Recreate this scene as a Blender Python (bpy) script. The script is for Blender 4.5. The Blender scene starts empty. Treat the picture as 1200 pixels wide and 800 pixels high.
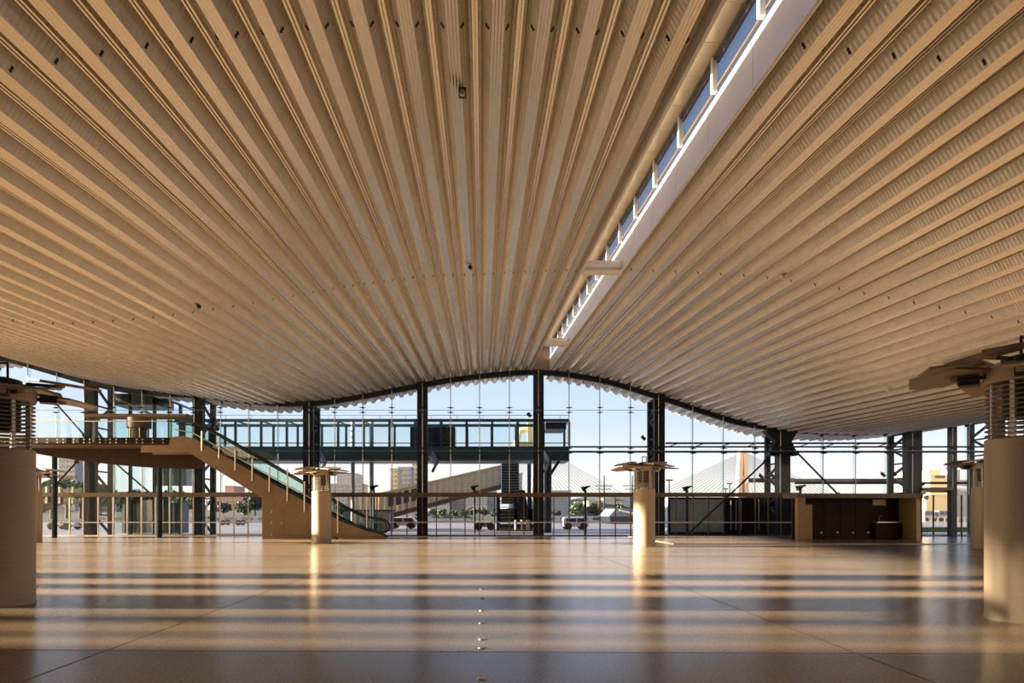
import bpy, math, random
from mathutils import Vector, Matrix
random.seed(7)
S = bpy.context.scene
C = S.collection
PI = math.pi

# ------------------------------------------------------------------ helpers
EYE, F, CX, CY = 1.6, 800.0, 565.0, 600.0
YG = 45.6                                   # depth of the glass facade


def PX(px, Y):
    return (px - CX) / F * Y


def PZ(py, Y):
    return EYE + (CY - py) / F * Y


def lerp(tab, x):
    if x <= tab[0][0]:
        return tab[0][1]
    for (a, fa), (b, fb) in zip(tab, tab[1:]):
        if x <= b:
            return fa + (fb - fa) * (x - a) / (b - a)
    return tab[-1][1]


class MB:
    def __init__(s):
        s.v, s.f, s.m = [], [], []

    def add(s, vs, fs, mi=0):
        o = len(s.v)
        s.v += [tuple(v) for v in vs]
        s.f += [tuple(i + o for i in f) for f in fs]
        s.m += [mi] * len(fs)
        return s

    def box(s, x0, x1, y0, y1, z0, z1, mi=0):
        vs = [(x0, y0, z0), (x1, y0, z0), (x1, y1, z0), (x0, y1, z0), (x0, y0, z1), (x1, y0, z1), (x1, y1, z1), (x0, y1, z1)]
        return s.add(vs, [(3, 2, 1, 0), (4, 5, 6, 7), (0, 1, 5, 4), (1, 2, 6, 5), (2, 3, 7, 6), (3, 0, 4, 7)], mi)

    def bar(s, p0, p1, w, h=None, up=(0, 0, 1), mi=0):
        h = h or w
        p0, p1 = Vector(p0), Vector(p1)
        d = (p1 - p0).normalized()
        u = Vector(up)
        if abs(d.dot(u)) > .98:
            u = Vector((0, 1, 0))
        a = d.cross(u).normalized() * (w / 2)
        b = a.cross(d).normalized() * (h / 2)
        vs = [p + q for p in (p0, p1) for q in (-a - b, a - b, a + b, -a + b)]
        return s.add(vs, [(3, 2, 1, 0), (4, 5, 6, 7), (0, 1, 5, 4), (1, 2, 6, 5), (2, 3, 7, 6), (3, 0, 4, 7)], mi)

    def cyl(s, p0, p1, r0, r1=None, n=12, caps=True, mi=0):
        r1 = r0 if r1 is None else r1
        p0, p1 = Vector(p0), Vector(p1)
        d = (p1 - p0).normalized()
        u = Vector((0, 0, 1)) if abs(d.z) < .95 else Vector((1, 0, 0))
        a = d.cross(u).normalized()
        b = d.cross(a)
        vs = []
        for p, r in ((p0, r0), (p1, r1)):
            for i in range(n):
                t = 2 * PI * i / n
                vs.append(p + a * (r * math.cos(t)) + b * (r * math.sin(t)))
        fs = [(i, n + i, n + (i + 1) % n, (i + 1) % n)[::-1] for i in range(n)]
        if caps:
            fs += [tuple(range(n))[::-1], tuple(range(n, 2 * n))]
            fs = [f[::-1] for f in fs[:-2]] + [fs[-2][::-1], fs[-1][::-1]]
        return s.add(vs, fs, mi)

    def tube(s, pts, r, n=8, mi=0):
        for a, b in zip(pts, pts[1:]):
            s.cyl(a, b, r, r, n, True, mi)
        return s

    def lathe(s, prof, n=40, c=(0, 0), mi=0):
        vs = []
        for r, z in prof:
            for i in range(n):
                t = 2 * PI * i / n
                vs.append((c[0] + r * math.cos(t), c[1] + r * math.sin(t), z))
        fs = []
        for k in range(len(prof) - 1):
            for i in range(n):
                j = (i + 1) % n
                fs.append((k * n + i, k * n + j, (k + 1) * n + j, (k + 1) * n + i))
        return s.add(vs, fs, mi)

    def prism_y(s, poly, y0, y1, mi=0):          # polygon in x,z swept along y
        n = len(poly)
        vs = [(x, y0, z) for x, z in poly] + [(x, y1, z) for x, z in poly]
        fs = [tuple(range(n)), tuple(range(n, 2 * n))[::-1]] + [(i, n + i, n + (i + 1) % n, (i + 1) % n) for i in range(n)]
        return s.add(vs, fs, mi)

    def prism_x(s, poly, x0, x1, mi=0):          # polygon in y,z swept along x
        n = len(poly)
        vs = [(x0, y, z) for y, z in poly] + [(x1, y, z) for y, z in poly]
        fs = [tuple(range(n))[::-1], tuple(range(n, 2 * n))] + [(i, (i + 1) % n, n + (i + 1) % n, n + i) for i in range(n)]
        return s.add(vs, fs, mi)

    def prism_z(s, poly, z0, z1, mi=0):
        n = len(poly)
        vs = [(x, y, z0) for x, y in poly] + [(x, y, z1) for x, y in poly]
        fs = [tuple(range(n))[::-1], tuple(range(n, 2 * n))] + [(i, (i + 1) % n, n + (i + 1) % n, n + i) for i in range(n)]
        return s.add(vs, fs, mi)

    def build(s, name, mat, parent=None, smooth=False, bevel=0, loc=None, fix=True):
        me = bpy.data.meshes.new(name)
        me.from_pydata(s.v, [], s.f)
        mats = mat if isinstance(mat, (list, tuple)) else [mat]
        for m in mats:
            me.materials.append(m)
        if len(mats) > 1:
            me.polygons.foreach_set('material_index', s.m)
        me.update()
        if fix:
            import bmesh
            bm = bmesh.new()
            bm.from_mesh(me)
            bmesh.ops.recalc_face_normals(bm, faces=bm.faces)
            bm.to_mesh(me)
            bm.free()
        if smooth:
            me.polygons.foreach_set('use_smooth', [True] * len(me.polygons))
            try:
                me.set_sharp_from_angle(angle=math.radians(35))
            except Exception:
                pass
        o = bpy.data.objects.new(name, me)
        C.objects.link(o)
        if parent:
            o.parent = parent
        if loc is not None:
            o.location = loc
        if bevel:
            b = o.modifiers.new('bevel', 'BEVEL')
            b.width = bevel
            b.segments = 2
            b.limit_method = 'ANGLE'
        return o


def tag(o, label, cat, group=None, kind=None):
    o['label'] = label
    o['category'] = cat
    if group:
        o['group'] = group
    o['kind'] = kind or 'thing'
    return o


def thing(name, label, cat, loc=(0, 0, 0), rz=0, group=None):
    o = bpy.data.objects.new(name, None)
    o.empty_display_size = .2
    C.objects.link(o)
    o.location = loc
    o.rotation_euler = (0, 0, rz)
    return tag(o, label, cat, group)


def struct(o):
    o['kind'] = 'structure'
    return o


def copy_tree(root, loc, label, rz=0, group=None):
    def rec(o, p):
        c = o.copy()
        C.objects.link(c)
        if p is not None:
            c.parent = p
        for ch in list(o.children):
            rec(ch, c)
        return c
    r = rec(root, None)
    r.location = loc
    r.rotation_euler = (0, 0, rz)
    r['label'] = label
    if group:
        r['group'] = group
    return r


# ------------------------------------------------------------------ materials
def nodes(name):
    m = bpy.data.materials.new(name)
    m.use_nodes = True
    nt = m.node_tree
    return m, nt, nt.nodes['Principled BSDF']


def mat(name, col, rough=.5, metal=0.0, var=.08, scale=3.0, bump=0, spec=None, bscale=None, stretch=None):
    m, nt, b = nodes(name)
    b.inputs['Roughness'].default_value = rough
    b.inputs['Metallic'].default_value = metal
    if spec is not None:
        b.inputs['Specular IOR Level'].default_value = spec
    tc = nt.nodes.new('ShaderNodeTexCoord')
    mp = nt.nodes.new('ShaderNodeMapping')
    if stretch:
        mp.inputs['Scale'].default_value = stretch
    nt.links.new(tc.outputs['Object'], mp.inputs[0])
    n = nt.nodes.new('ShaderNodeTexNoise')
    n.inputs['Scale'].default_value = scale
    n.inputs['Detail'].default_value = 5
    nt.links.new(mp.outputs[0], n.inputs['Vector'])
    r = nt.nodes.new('ShaderNodeValToRGB')
    r.color_ramp.elements[0].position = .3
    r.color_ramp.elements[1].position = .7
    r.color_ramp.elements[0].color = tuple(c * (1 - var) for c in col) + (1,)
    r.color_ramp.elements[1].color = tuple(min(1, c * (1 + var)) for c in col) + (1,)
    nt.links.new(n.outputs['Fac'], r.inputs[0])
    nt.links.new(r.outputs[0], b.inputs['Base Color'])
    if bump:
        n2 = nt.nodes.new('ShaderNodeTexNoise')
        n2.inputs['Scale'].default_value = bscale or scale * 6
        nt.links.new(mp.outputs[0], n2.inputs['Vector'])
        bp = nt.nodes.new('ShaderNodeBump')
        bp.inputs['Strength'].default_value = bump
        bp.inputs['Distance'].default_value = .02
        nt.links.new(n2.outputs['Fac'], bp.inputs['Height'])
        nt.links.new(bp.outputs[0], b.inputs['Normal'])
    return m


def wave_mat(name, col, rough, metal, wscale, axis, strength, var=.08, dist=.01):
    m = mat(name, col, rough, metal, var, 2.0)
    nt = m.node_tree
    b = nt.nodes['Principled BSDF']
    tc = nt.nodes.new('ShaderNodeTexCoord')
    w = nt.nodes.new('ShaderNodeTexWave')
    w.bands_direction = axis
    w.inputs['Scale'].default_value = wscale
    w.inputs['Distortion'].default_value = 0.0
    nt.links.new(tc.outputs['Object'], w.inputs['Vector'])
    bp = nt.nodes.new('ShaderNodeBump')
    bp.inputs['Strength'].default_value = strength
    bp.inputs['Distance'].default_value = dist
    nt.links.new(w.outputs['Fac'], bp.inputs['Height'])
    nt.links.new(bp.outputs[0], b.inputs['Normal'])
    return m


def glass_mat(name, tint, refl=.06, rough=.0):
    m = bpy.data.materials.new(name)
    m.use_nodes = True
    nt = m.node_tree
    nt.nodes.clear()
    out = nt.nodes.new('ShaderNodeOutputMaterial')
    mix = nt.nodes.new('ShaderNodeMixShader')
    tr = nt.nodes.new('ShaderNodeBsdfTransparent')
    gl = nt.nodes.new('ShaderNodeBsdfGlossy')
    fr = nt.nodes.new('ShaderNodeLayerWeight')
    fr.inputs['Blend'].default_value = .12
    mul = nt.nodes.new('ShaderNodeMath')
    mul.operation = 'MULTIPLY_ADD'
    mul.inputs[1].default_value = .22
    mul.inputs[2].default_value = refl
    tc = nt.nodes.new('ShaderNodeTexCoord')
    n = nt.nodes.new('ShaderNodeTexNoise')
    n.inputs['Scale'].default_value = .6
    r = nt.nodes.new('ShaderNodeValToRGB')
    r.color_ramp.elements[0].color = tuple(c * .97 for c in tint) + (1,)
    r.color_ramp.elements[1].color = tuple(tint) + (1,)
    nt.links.new(tc.outputs['Object'], n.inputs['Vector'])
    nt.links.new(n.outputs['Fac'], r.inputs[0])
    nt.links.new(r.outputs[0], tr.inputs[0])
    gl.inputs['Roughness'].default_value = rough
    nt.links.new(fr.outputs['Fresnel'], mul.inputs[0])
    nt.links.new(mul.outputs[0], mix.inputs[0])
    nt.links.new(tr.outputs[0], mix.inputs[1])
    nt.links.new(gl.outputs[0], mix.inputs[2])
    nt.links.new(mix.outputs[0], out.inputs[0])
    return m


M = {}
M['rib'] = mat('galvanised_rib', (.90, .83, .73), .27, .8, .06, .8, stretch=(1, .1, 1))
M['web'] = wave_mat('crimped_web', (.82, .76, .67), .42, .3, 2.8, 'Y', .55, .06, .015)
M['deck'] = mat('roof_deck', (.5, .5, .5), .6, .2)
M['steel'] = mat('dark_steel', (.022, .031, .048), .5, .0, .25, 4, spec=.25)
M['steel_brown'] = mat('bronze_steel', (.16, .11, .07), .45, .3, .15, 4)
M['fascia'] = mat('pale_fascia', (.80, .78, .80), .35, .3, .04, 1.5)
M['soffit'] = mat('polished_soffit', (.85, .66, .38), .3, .25, .05, 3, .25, bscale=1.2)
M['white'] = mat('white_metal', (.78, .77, .74), .4, .1, .04)
M['sill'] = mat('white_sill', (.34, .35, .39), .4, .0, .02)
M['pillar'] = mat('brushed_champagne', (.50, .40, .28), .58, .12, .05, 6, .04, stretch=(.3, .3, 6))
M['petal'] = mat('bronze_panel', (.40, .28, .16), .4, .35, .1, 3)
M['dark'] = mat('dark_housing', (.03, .026, .022), .5, .1, .2)
M['lens'] = mat('lamp_lens', (.7, .68, .6), .15, .2, .05)
M['alu'] = mat('aluminium', (.62, .58, .5), .35, .7, .05, 5)
M['cladding'] = mat('bronze_cladding', (.27, .195, .125), .42, .35, .08, 2.5, .05)
M['rubber'] = mat('black_rubber', (.012, .012, .012), .45, 0, .2)
M['step'] = mat('step_metal', (.2, .2, .2), .4, .7, .2, 8)
M['joinery'] = mat('dark_joinery', (.045, .024, .012), .6, .0, .2, 3, spec=.2)
M['timber'] = mat('golden_panel', (.42, .27, .11), .4, .2, .1, 3)
M['soffit_brown'] = mat('brown_soffit', (.20, .14, .10), .5, .1, .1)
M['gutter'] = mat('blue_grey_metal', (.23, .27, .32), .4, .4, .1)
M['glass'] = glass_mat('facade_glass', (.98, .993, .993), .004)
M['green_glass'] = glass_mat('green_glass', (.86, .94, .915), .02)
M['grey_glass'] = glass_mat('grey_glass', (.72, .72, .70), .05)
M['dark_glass'] = glass_mat('dark_glass', (.12, .2, .22), .08)
M['teal_glass'] = glass_mat('teal_glass', (.88, .95, .955), .015)
M['teal'] = mat('teal_steel', (.03, .07, .075), .4, .3, .2)
M['navy'] = mat('navy_panel', (.015, .02, .04), .35, .1, .2)
M['concrete'] = mat('exterior_paving', (.19, .185, .20), .7, 0, .15, .25, .1)
M['water'] = mat('harbour_water', (.10, .12, .15), .12, 0, .1, .1, .3, bscale=.5)
M['container'] = wave_mat('grey_container', (.62, .72, .78), .5, .2, 1.2, 'X', .6, .1, .05)
M['container_blue'] = wave_mat('navy_container', (.02, .03, .09), .5, .2, 1.2, 'X', .6, .1, .05)
M['gang'] = wave_mat('pale_gangway', (.72, .60, .40), .4, .3, .55, 'X', .35, .08, .15)
M['apart'] = mat('pale_apartment', (.33, .33, .34), .8, 0, .08, .2)
M['apart_gold'] = mat('cream_apartment', (.50, .40, .25), .8, 0, .08, .2)
M['apart_blue'] = mat('blue_grey_block', (.16, .20, .25), .6, .1, .08, .2)
M['brick'] = mat('red_brick_block', (.42, .25, .21), .8, 0, .1, .3)
M['wine'] = mat('window_dark', (.08, .10, .13), .2, .2, .2)
M['leaf'] = mat('leaf_green', (.07, .10, .045), .7, 0, .4, .6)
M['leaf_dark'] = mat('leaf_dark_green', (.05, .075, .05), .7, 0, .4, .6)
M['bark'] = mat('bark', (.10, .07, .05), .8, 0, .3)
M['grass'] = mat('lawn', (.05, .10, .025), .9, 0, .3, 4, .4)
M['hill'] = mat('wooded_slope', (.075, .085, .065), .9, 0, .35, .15, .5, bscale=.6)
M['pylon'] = mat('bridge_concrete', (.70, .50, .33), .8, 0, .06, .1)
M['cable'] = mat('bridge_cable', (.40, .40, .41), .6, 0, .05)
M['silo'] = mat('cream_silo', (.80, .62, .34), .8, 0, .06, .2)
M['silo_grey'] = wave_mat('grey_silo', (.40, .37, .36), .7, .1, .25, 'X', .5, .08, .2)
M['red'] = mat('red_paint', (.45, .06, .04), .5)


def ramp_floor():
    m, nt, b = nodes('polished_concrete_floor')
    L = nt.links.new
    tc = nt.nodes.new('ShaderNodeTexCoord')
    n1 = nt.nodes.new('ShaderNodeTexNoise')
    n1.inputs['Scale'].default_value = .35
    n1.inputs['Detail'].default_value = 6
    L(tc.outputs['Object'], n1.inputs['Vector'])
    n2 = nt.nodes.new('ShaderNodeTexNoise')
    n2.inputs['Scale'].default_value = 28
    n2.inputs['Detail'].default_value = 4
    L(tc.outputs['Object'], n2.inputs['Vector'])
    r1 = nt.nodes.new('ShaderNodeValToRGB')
    r1.color_ramp.elements[0].position = .3
    r1.color_ramp.elements[1].position = .72
    r1.color_ramp.elements[0].color = (.35, .255, .16, 1)
    r1.color_ramp.elements[1].color = (.46, .34, .22, 1)
    L(n1.outputs['Fac'], r1.inputs[0])
    r2 = nt.nodes.new('ShaderNodeValToRGB')
    r2.color_ramp.elements[0].position = .35
    r2.color_ramp.elements[1].position = .65
    r2.color_ramp.elements[0].color = (.72, .72, .72, 1)
    r2.color_ramp.elements[1].color = (1.1, 1.1, 1.1, 1)
    L(n2.outputs['Fac'], r2.inputs[0])
    mx = nt.nodes.new('ShaderNodeMix')
    mx.data_type = 'RGBA'
    mx.blend_type = 'MULTIPLY'
    mx.inputs[0].default_value = 1
    L(r1.outputs[0], mx.inputs[6])
    L(r2.outputs[0], mx.inputs[7])
    L(mx.outputs[2], b.inputs['Base Color'])
    rr = nt.nodes.new('ShaderNodeMapRange')
    rr.inputs[3].default_value = .19
    rr.inputs[4].default_value = .27
    L(n1.outputs['Fac'], rr.inputs[0])
    L(rr.outputs[0], b.inputs['Roughness'])
    b.inputs['Specular IOR Level'].default_value = 1.0
    mp = nt.nodes.new('ShaderNodeMapping')
    mp.inputs['Scale'].default_value = (.5, 3.0, 1)
    L(tc.outputs['Object'], mp.inputs[0])
    n3 = nt.nodes.new('ShaderNodeTexNoise')
    n3.inputs['Scale'].default_value = 1.3
    n3.inputs['Detail'].default_value = 3
    L(mp.outputs[0], n3.inputs['Vector'])
    bp = nt.nodes.new('ShaderNodeBump')
    bp.inputs['Strength'].default_value = .06
    bp.inputs['Distance'].default_value = .02
    L(n3.outputs['Fac'], bp.inputs['Height'])
    L(bp.outputs[0], b.inputs['Normal'])
    return m


M['floor'] = ramp_floor()
M['joint'] = mat('floor_joint', (.07, .055, .04), .6)

# ------------------------------------------------------------------ roof profile
ARCH = [(0, 415), (60, 433), (107, 447), (150, 455), (200, 462), (232, 466), (260, 470), (310, 475), (340, 473), (370, 470), (400, 466),
        (430, 461), (459, 455), (495, 448), (528, 442), (565, 437.5), (597, 434.5), (631, 432), (667, 436), (704, 442), (740, 452),
        (760, 459), (785, 466), (810, 475), (847, 487), (890, 500), (925, 507), (960, 509), (1000, 510), (1045, 508), (1082, 504),
        (1115, 500), (1137, 497), (1200, 485)]
ARCHX = [((px - CX) * 46 / F, (CY - py) * 46 / F) for px, py in ARCH]
# light smoothing of the surveyed curve
_xs = [ARCHX[0][0] + i * .5 for i in range(int((ARCHX[-1][0] - ARCHX[0][0]) / .5) + 1)]
_hs = [sum(lerp(ARCHX, x + d) * w for d, w in ((-1.5, 1), (-1, 2), (-.5, 3), (0, 4), (.5, 3), (1, 2), (1.5, 1))) / 16 for x in _xs]
ARCHS = list(zip(_xs, _hs))
SLOPE = [(-36, .03), (-20, .036), (-13, .04), (-8, .042), (-5, .044), (-2, .05), (1, .062), (3.3, .072), (4.6, .072), (6, .072), (7.5, .068), (9, .062),
         (11, .056), (13, .052), (15, .046), (17, .040), (22, .03), (36, .02)]


def A(x):
    return lerp(ARCHS, x)


def roofz(x, y):
    return EYE + A(x) - lerp(SLOPE, x) * max(0, 46 - y)


PITCH, RX0 = .68, -.45
XL, XR = 3.33, 4.52          # edges of the clerestory slot
HALF = [(0, 0), (.0375, .017), (.075, 0), (.1125, .017), (.15, 0), (.165, .02), (.255, .12), (.265, .125), (.36, .25), (.425, .255), (.435, .155), (.482, .155), (.49, .20), (.5, .20)]
PROF = [(-t, z) for t, z in reversed(HALF[1:])] + HALF


def roof_half(name, x_from, x_to, phase, label_edge):
    xs = []
    n0 = int(math.floor((x_from - phase) / PITCH)) - 1
    n1 = int(math.ceil((x_to - phase) / PITCH)) + 1
    for n in range(n0, n1 + 1):
        for k, (t, z) in enumerate(PROF[:-1]):
            x = phase + (n + t) * PITCH
            if x_from - 1e-6 <= x <= x_to + 1e-6:
                xs.append((x, z, abs(t)))
    ys = [-9, 0, 5, 10, 15, 20, 25, 30, 35, 40, 46, 50]
    b = MB()
    nv = len(xs)
    vs = [(x, y, roofz(x, y) + z) for y in ys for x, z, _ in xs]
    fs, ms = [], []
    for j in range(len(ys) - 1):
        for i in range(nv - 1):
            fs.append((j * nv + i, (j + 1) * nv + i, (j + 1) * nv + i + 1, j * nv + i + 1))
            a0 = xs[i][1]
            a1 = xs[i + 1][1]
            q0, q1 = abs(xs[i][2]), abs(xs[i + 1][2])
            ms.append(1 if .149 < (q0 + q1) / 2 < .43 else 0)
    b.v, b.f, b.m = vs, fs, ms
    o = b.build(name, [M['rib'], M['web']], fix=False)
    struct(o)
    # upper skin and end fascias
    b = MB()
    cx = [x_from + (x_to - x_from) * i / 60 for i in range(61)]
    nv = 61
    vs = [(x, y, roofz(x, y) + .42) for y in (-9, 46, 50) for x in cx]
    fs = [(j * nv + i, j * nv + i + 1, (j + 1) * nv + i + 1, (j + 1) * nv + i) for j in range(2) for i in range(60)]
    b.add(vs, fs)
    d = b.build('roof_skin', M['deck'], o, fix=False)
    d['kind'] = 'structure'
    return o


roof_half('ceiling_left', -37, XL, RX0, 0)
roof_half('ceiling_right', XR, 37, XR + .14 + .5 * PITCH, 0)

for par, xa_, xb_, ph in ((bpy.data.objects['ceiling_left'], -22, XL, RX0), (bpy.data.objects['ceiling_right'], XR, 24, XR + .14 + .5 * PITCH)):
    b = MB()
    for yr in (10.3, 23.2):
        n = int((xa_ - ph) / PITCH)
        while True:
            xc = ph + n * PITCH
            n += 1
            if xc > xb_ - .3:
                break
            if xc < xa_ + .3:
                continue
            yy = yr if (yr < 15 or xc < 0) else yr - xc * .2
            for t_, z_ in ((.20, .06), (.235, .10), (-.20, .06), (-.235, .10)):
                x = xc + t_ * PITCH
                z = roofz(x, yy) + z_
                b.cyl((x, yy, z - .03), (x, yy, z + .01), .02, n=6)
    o = b.build('fastener', M['dark'], par)
    o['kind'] = 'structure'

# clerestory slot between both roofs --------------------------------------
def slot_strip(name, x0, z0, x1, z1, m, y0=-9, y1=46, th=.03):
    b = MB()
    ys = [y0, 10, 20, 30, 40, y1]
    vs = []
    for y in ys:
        e = roofz(XR, y)
        vs += [(x0, y, e + z0), (x1, y, e + z1)]
    b.add(vs, [(2 * i, 2 * i + 1, 2 * i + 3, 2 * i + 2) for i in range(len(ys) - 1)])
    o = b.build(name, m)
    md = o.modifiers.new('solid', 'SOLIDIFY')
    md.thickness = th
    return struct(o)


# fascia panels, each with its own width between the seams
fas = MB()
for k in range(-8, 16):
    y0, y1 = 11.4 + 2.25 * k + .012, 11.4 + 2.25 * (k + 1) - .012
    y1 = min(y1, 46)
    if y0 >= 46:
        break
    e0, e1 = roofz(XR, y0), roofz(XR, y1)
    fas.add([(XR, y0, e0 - .02), (XR, y1, e1 - .02), (XR, y1, e1 + .82), (XR, y0, e0 + .82), (XR + .05, y0, e0 - .02), (XR + .05, y1, e1 - .02), (XR + .05, y1, e1 + .82), (XR + .05, y0, e0 + .82)],
            [(0, 1, 2, 3), (7, 6, 5, 4), (0, 4, 5, 1), (3, 2, 6, 7), (0, 3, 7, 4), (1, 5, 6, 2)])
struct(fas.build('trim_1', M['fascia']))
slot_strip('trim_2', XR - .02, .82, XR + .10, .96, M['sill'], th=.05)
slot_strip('trim_3', XR - .05, 1.56, XR + .06, 1.66, M['dark'], th=.06)
slot_strip('trim_4', XL - .04, -.02, XL - .04, 1.0, M['fascia'], th=.06)
slot_strip('trim_5', XL - .04, 1.56, XL - .04, 1.70, M['dark'], th=.06)
sf = MB()
k = 0
y = -8.6
while y < 46:
    y1 = min(y + 1.125, 46)
    e0, e1 = roofz(XR, y + .01), roofz(XR, y1 - .01)
    sf.add([(XL - .02, y + .01, e0 + 1.62), (XR + .05, y + .01, e0 + 1.62), (XR + .05, y1 - .01, e1 + 1.62), (XL - .02, y1 - .01, e1 + 1.62),
            (XL - .02, y + .01, e0 + 1.66), (XR + .05, y + .01, e0 + 1.66), (XR + .05, y1 - .01, e1 + 1.66), (XL - .02, y1 - .01, e1 + 1.66)],
           [(0, 1, 2, 3), (7, 6, 5, 4), (0, 4, 5, 1), (1, 5, 6, 2), (2, 6, 7, 3), (3, 7, 4, 0)])
    y = y1
struct(sf.build('trim_6', M['soffit']))
# clerestory windows with mullions
wn = 0
for k in range(-8, 16):
    y0 = 11.0 + 2.25 * k
    y1 = y0 + 2.25
    if y1 > 46.2:
        break
    wn += 1
    e0, e1 = roofz(XR, y0), roofz(XR, y1)
    b = MB()
    b.add([(XR + .05, y0, e0 + .95), (XR + .05, y1, e1 + .95), (XR + .05, y1, e1 + 1.6), (XR + .05, y0, e0 + 1.6),
           (XR + .062, y0, e0 + .95), (XR + .062, y1, e1 + .95), (XR + .062, y1, e1 + 1.6), (XR + .062, y0, e0 + 1.6)],
          [(0, 1, 2, 3), (7, 6, 5, 4), (3, 2, 6, 7), (0, 4, 5, 1), (0, 3, 7, 4), (1, 5, 6, 2)])
    w = struct(b.build('window_%d' % wn, M['grey_glass']))
    b = MB()
    b.add([(XL - .05, y0, e0 + .99), (XL - .05, y1, e1 + .99), (XL - .05, y1, e1 + 1.6), (XL - .05, y0, e0 + 1.6),
           (XL - .062, y0, e0 + .99), (XL - .062, y1, e1 + .99), (XL - .062, y1, e1 + 1.6), (XL - .062, y0, e0 + 1.6)],
          [(0, 1, 2, 3), (7, 6, 5, 4), (3, 2, 6, 7), (0, 4, 5, 1), (0, 3, 7, 4), (1, 5, 6, 2)])
    struct(b.build('left_pane', M['glass'], w))
    mb = MB().bar((XR - .02, y0, e0 + .93), (XR - .02, y0, e0 + 1.6), .10, .12)
    struct(mb.build('mullion', M['white'], w))
    fb = MB()
    fb.bar((XR + .02, y0 + .1, e0 + 1.47), (XR + .02, y1 - .1, e1 + 1.47), .05, .05)
    fb.bar((XR + .02, y0 + .1, e0 + 1.0), (XR + .02, y1 - .1, e1 + 1.0), .04, .04)
    struct(fb.build('sash', M['steel_brown'], w))
# cross tubes spanning the slot
for Y, lab in ((22.3, 'nearer pale box beam bridging the roof slot overhead'), (36, 'farther small box beam bridging the roof slot near the glass wall')):
    z = (roofz(XL, Y) + roofz(XR, Y)) / 2 + .1
    b = MB()
    poly = []
    for i in range(16):
        t = 2 * PI * i / 16
        cx, sx = math.cos(t), math.sin(t)
        poly.append((Y + .26 * (abs(cx) ** .6) * (1 if cx > 0 else -1), z + .2 * (abs(sx) ** .6) * (1 if sx > 0 else -1)))
    b.prism_x(poly, XL - .02, XR + .02)
    o = b.build('cross_beam', M['fascia'], smooth=True)
    tag(o, lab, 'beam', 'box beams across the roof slot')
b = MB().box(XL, XR, 45.6, 45.7, roofz(4, 46) - .05, roofz(4, 46) + 1.6)
struct(b.build('trim_7', M['soffit_brown']))

# arch beam over the glass wall ------------------------------------------
b = MB()
xs = [-37 + .6 * i for i in range(124)]
vs = []
for x in xs:
    up = 0
    if x < -11:
        up = min(.34, (-11 - x) * .08)
        if x < -19:
            up = max(0, .34 - (-19 - x) * .08)
    if x > 17:
        up = min(.34, (x - 17) * .1)
    z = EYE + A(x) + up
    vs += [(x, 45.85, z - .34), (x, 46.2, z - .34), (x, 46.2, z - .01), (x, 45.85, z - .01)]
fs = []
for i in range(len(xs) - 1):
    for k in range(4):
        fs.append((4 * i + k, 4 * i + (k + 1) % 4, 4 * i + 4 + (k + 1) % 4, 4 * i + 4 + k))
b.add(vs, fs)
struct(b.build('trim_8', M['steel']))

# ------------------------------------------------------------------ floor
def fplane(x0, x1, y0, y1, z0, z1):
    return MB().box(x0, x1, y0, y1, z0, z1)


fl = struct(fplane(-60, 60, -40, 45.9, -.3, 0).build('floor', M['floor']))
j = MB()


def groove(x0, y0, x1, y1, w=.02):
    j.bar((x0, y0, .0008), (x1, y1, .0008), w, .0012)


for X in (-21.4, -12.9, -4.35, 4.25, 12.8, 21.4):
    groove(X, -5, X, 45.3)
for Y in (8.1, 16.6, 25.1, 33.6):
    groove(-36, Y + .45, 36, Y - 1.0)
jo = j.build('floor_joint', M['joint'], fl)
jo['kind'] = 'structure'
# row of floor caps toward the middle
caps = [(6.56, 'nearest'), (8.05, 'second nearest'), (8.6, 'third nearest'), (9.85, 'fourth nearest'), (11.1, 'fifth nearest'), (12.7, 'sixth nearest'), (14.2, 'seventh nearest')]
for Y, w in caps:
    b = MB().lathe([(0, .012), (.04, .012), (.052, .009), (.055, 0)], 20)
    o = b.build('floor_cap', M['alu'], smooth=True, loc=(0.0, Y, 0))
    tag(o, '%s small round metal floor cap in the centre row' % w, 'floor cap', 'floor caps in the centre row')

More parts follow.
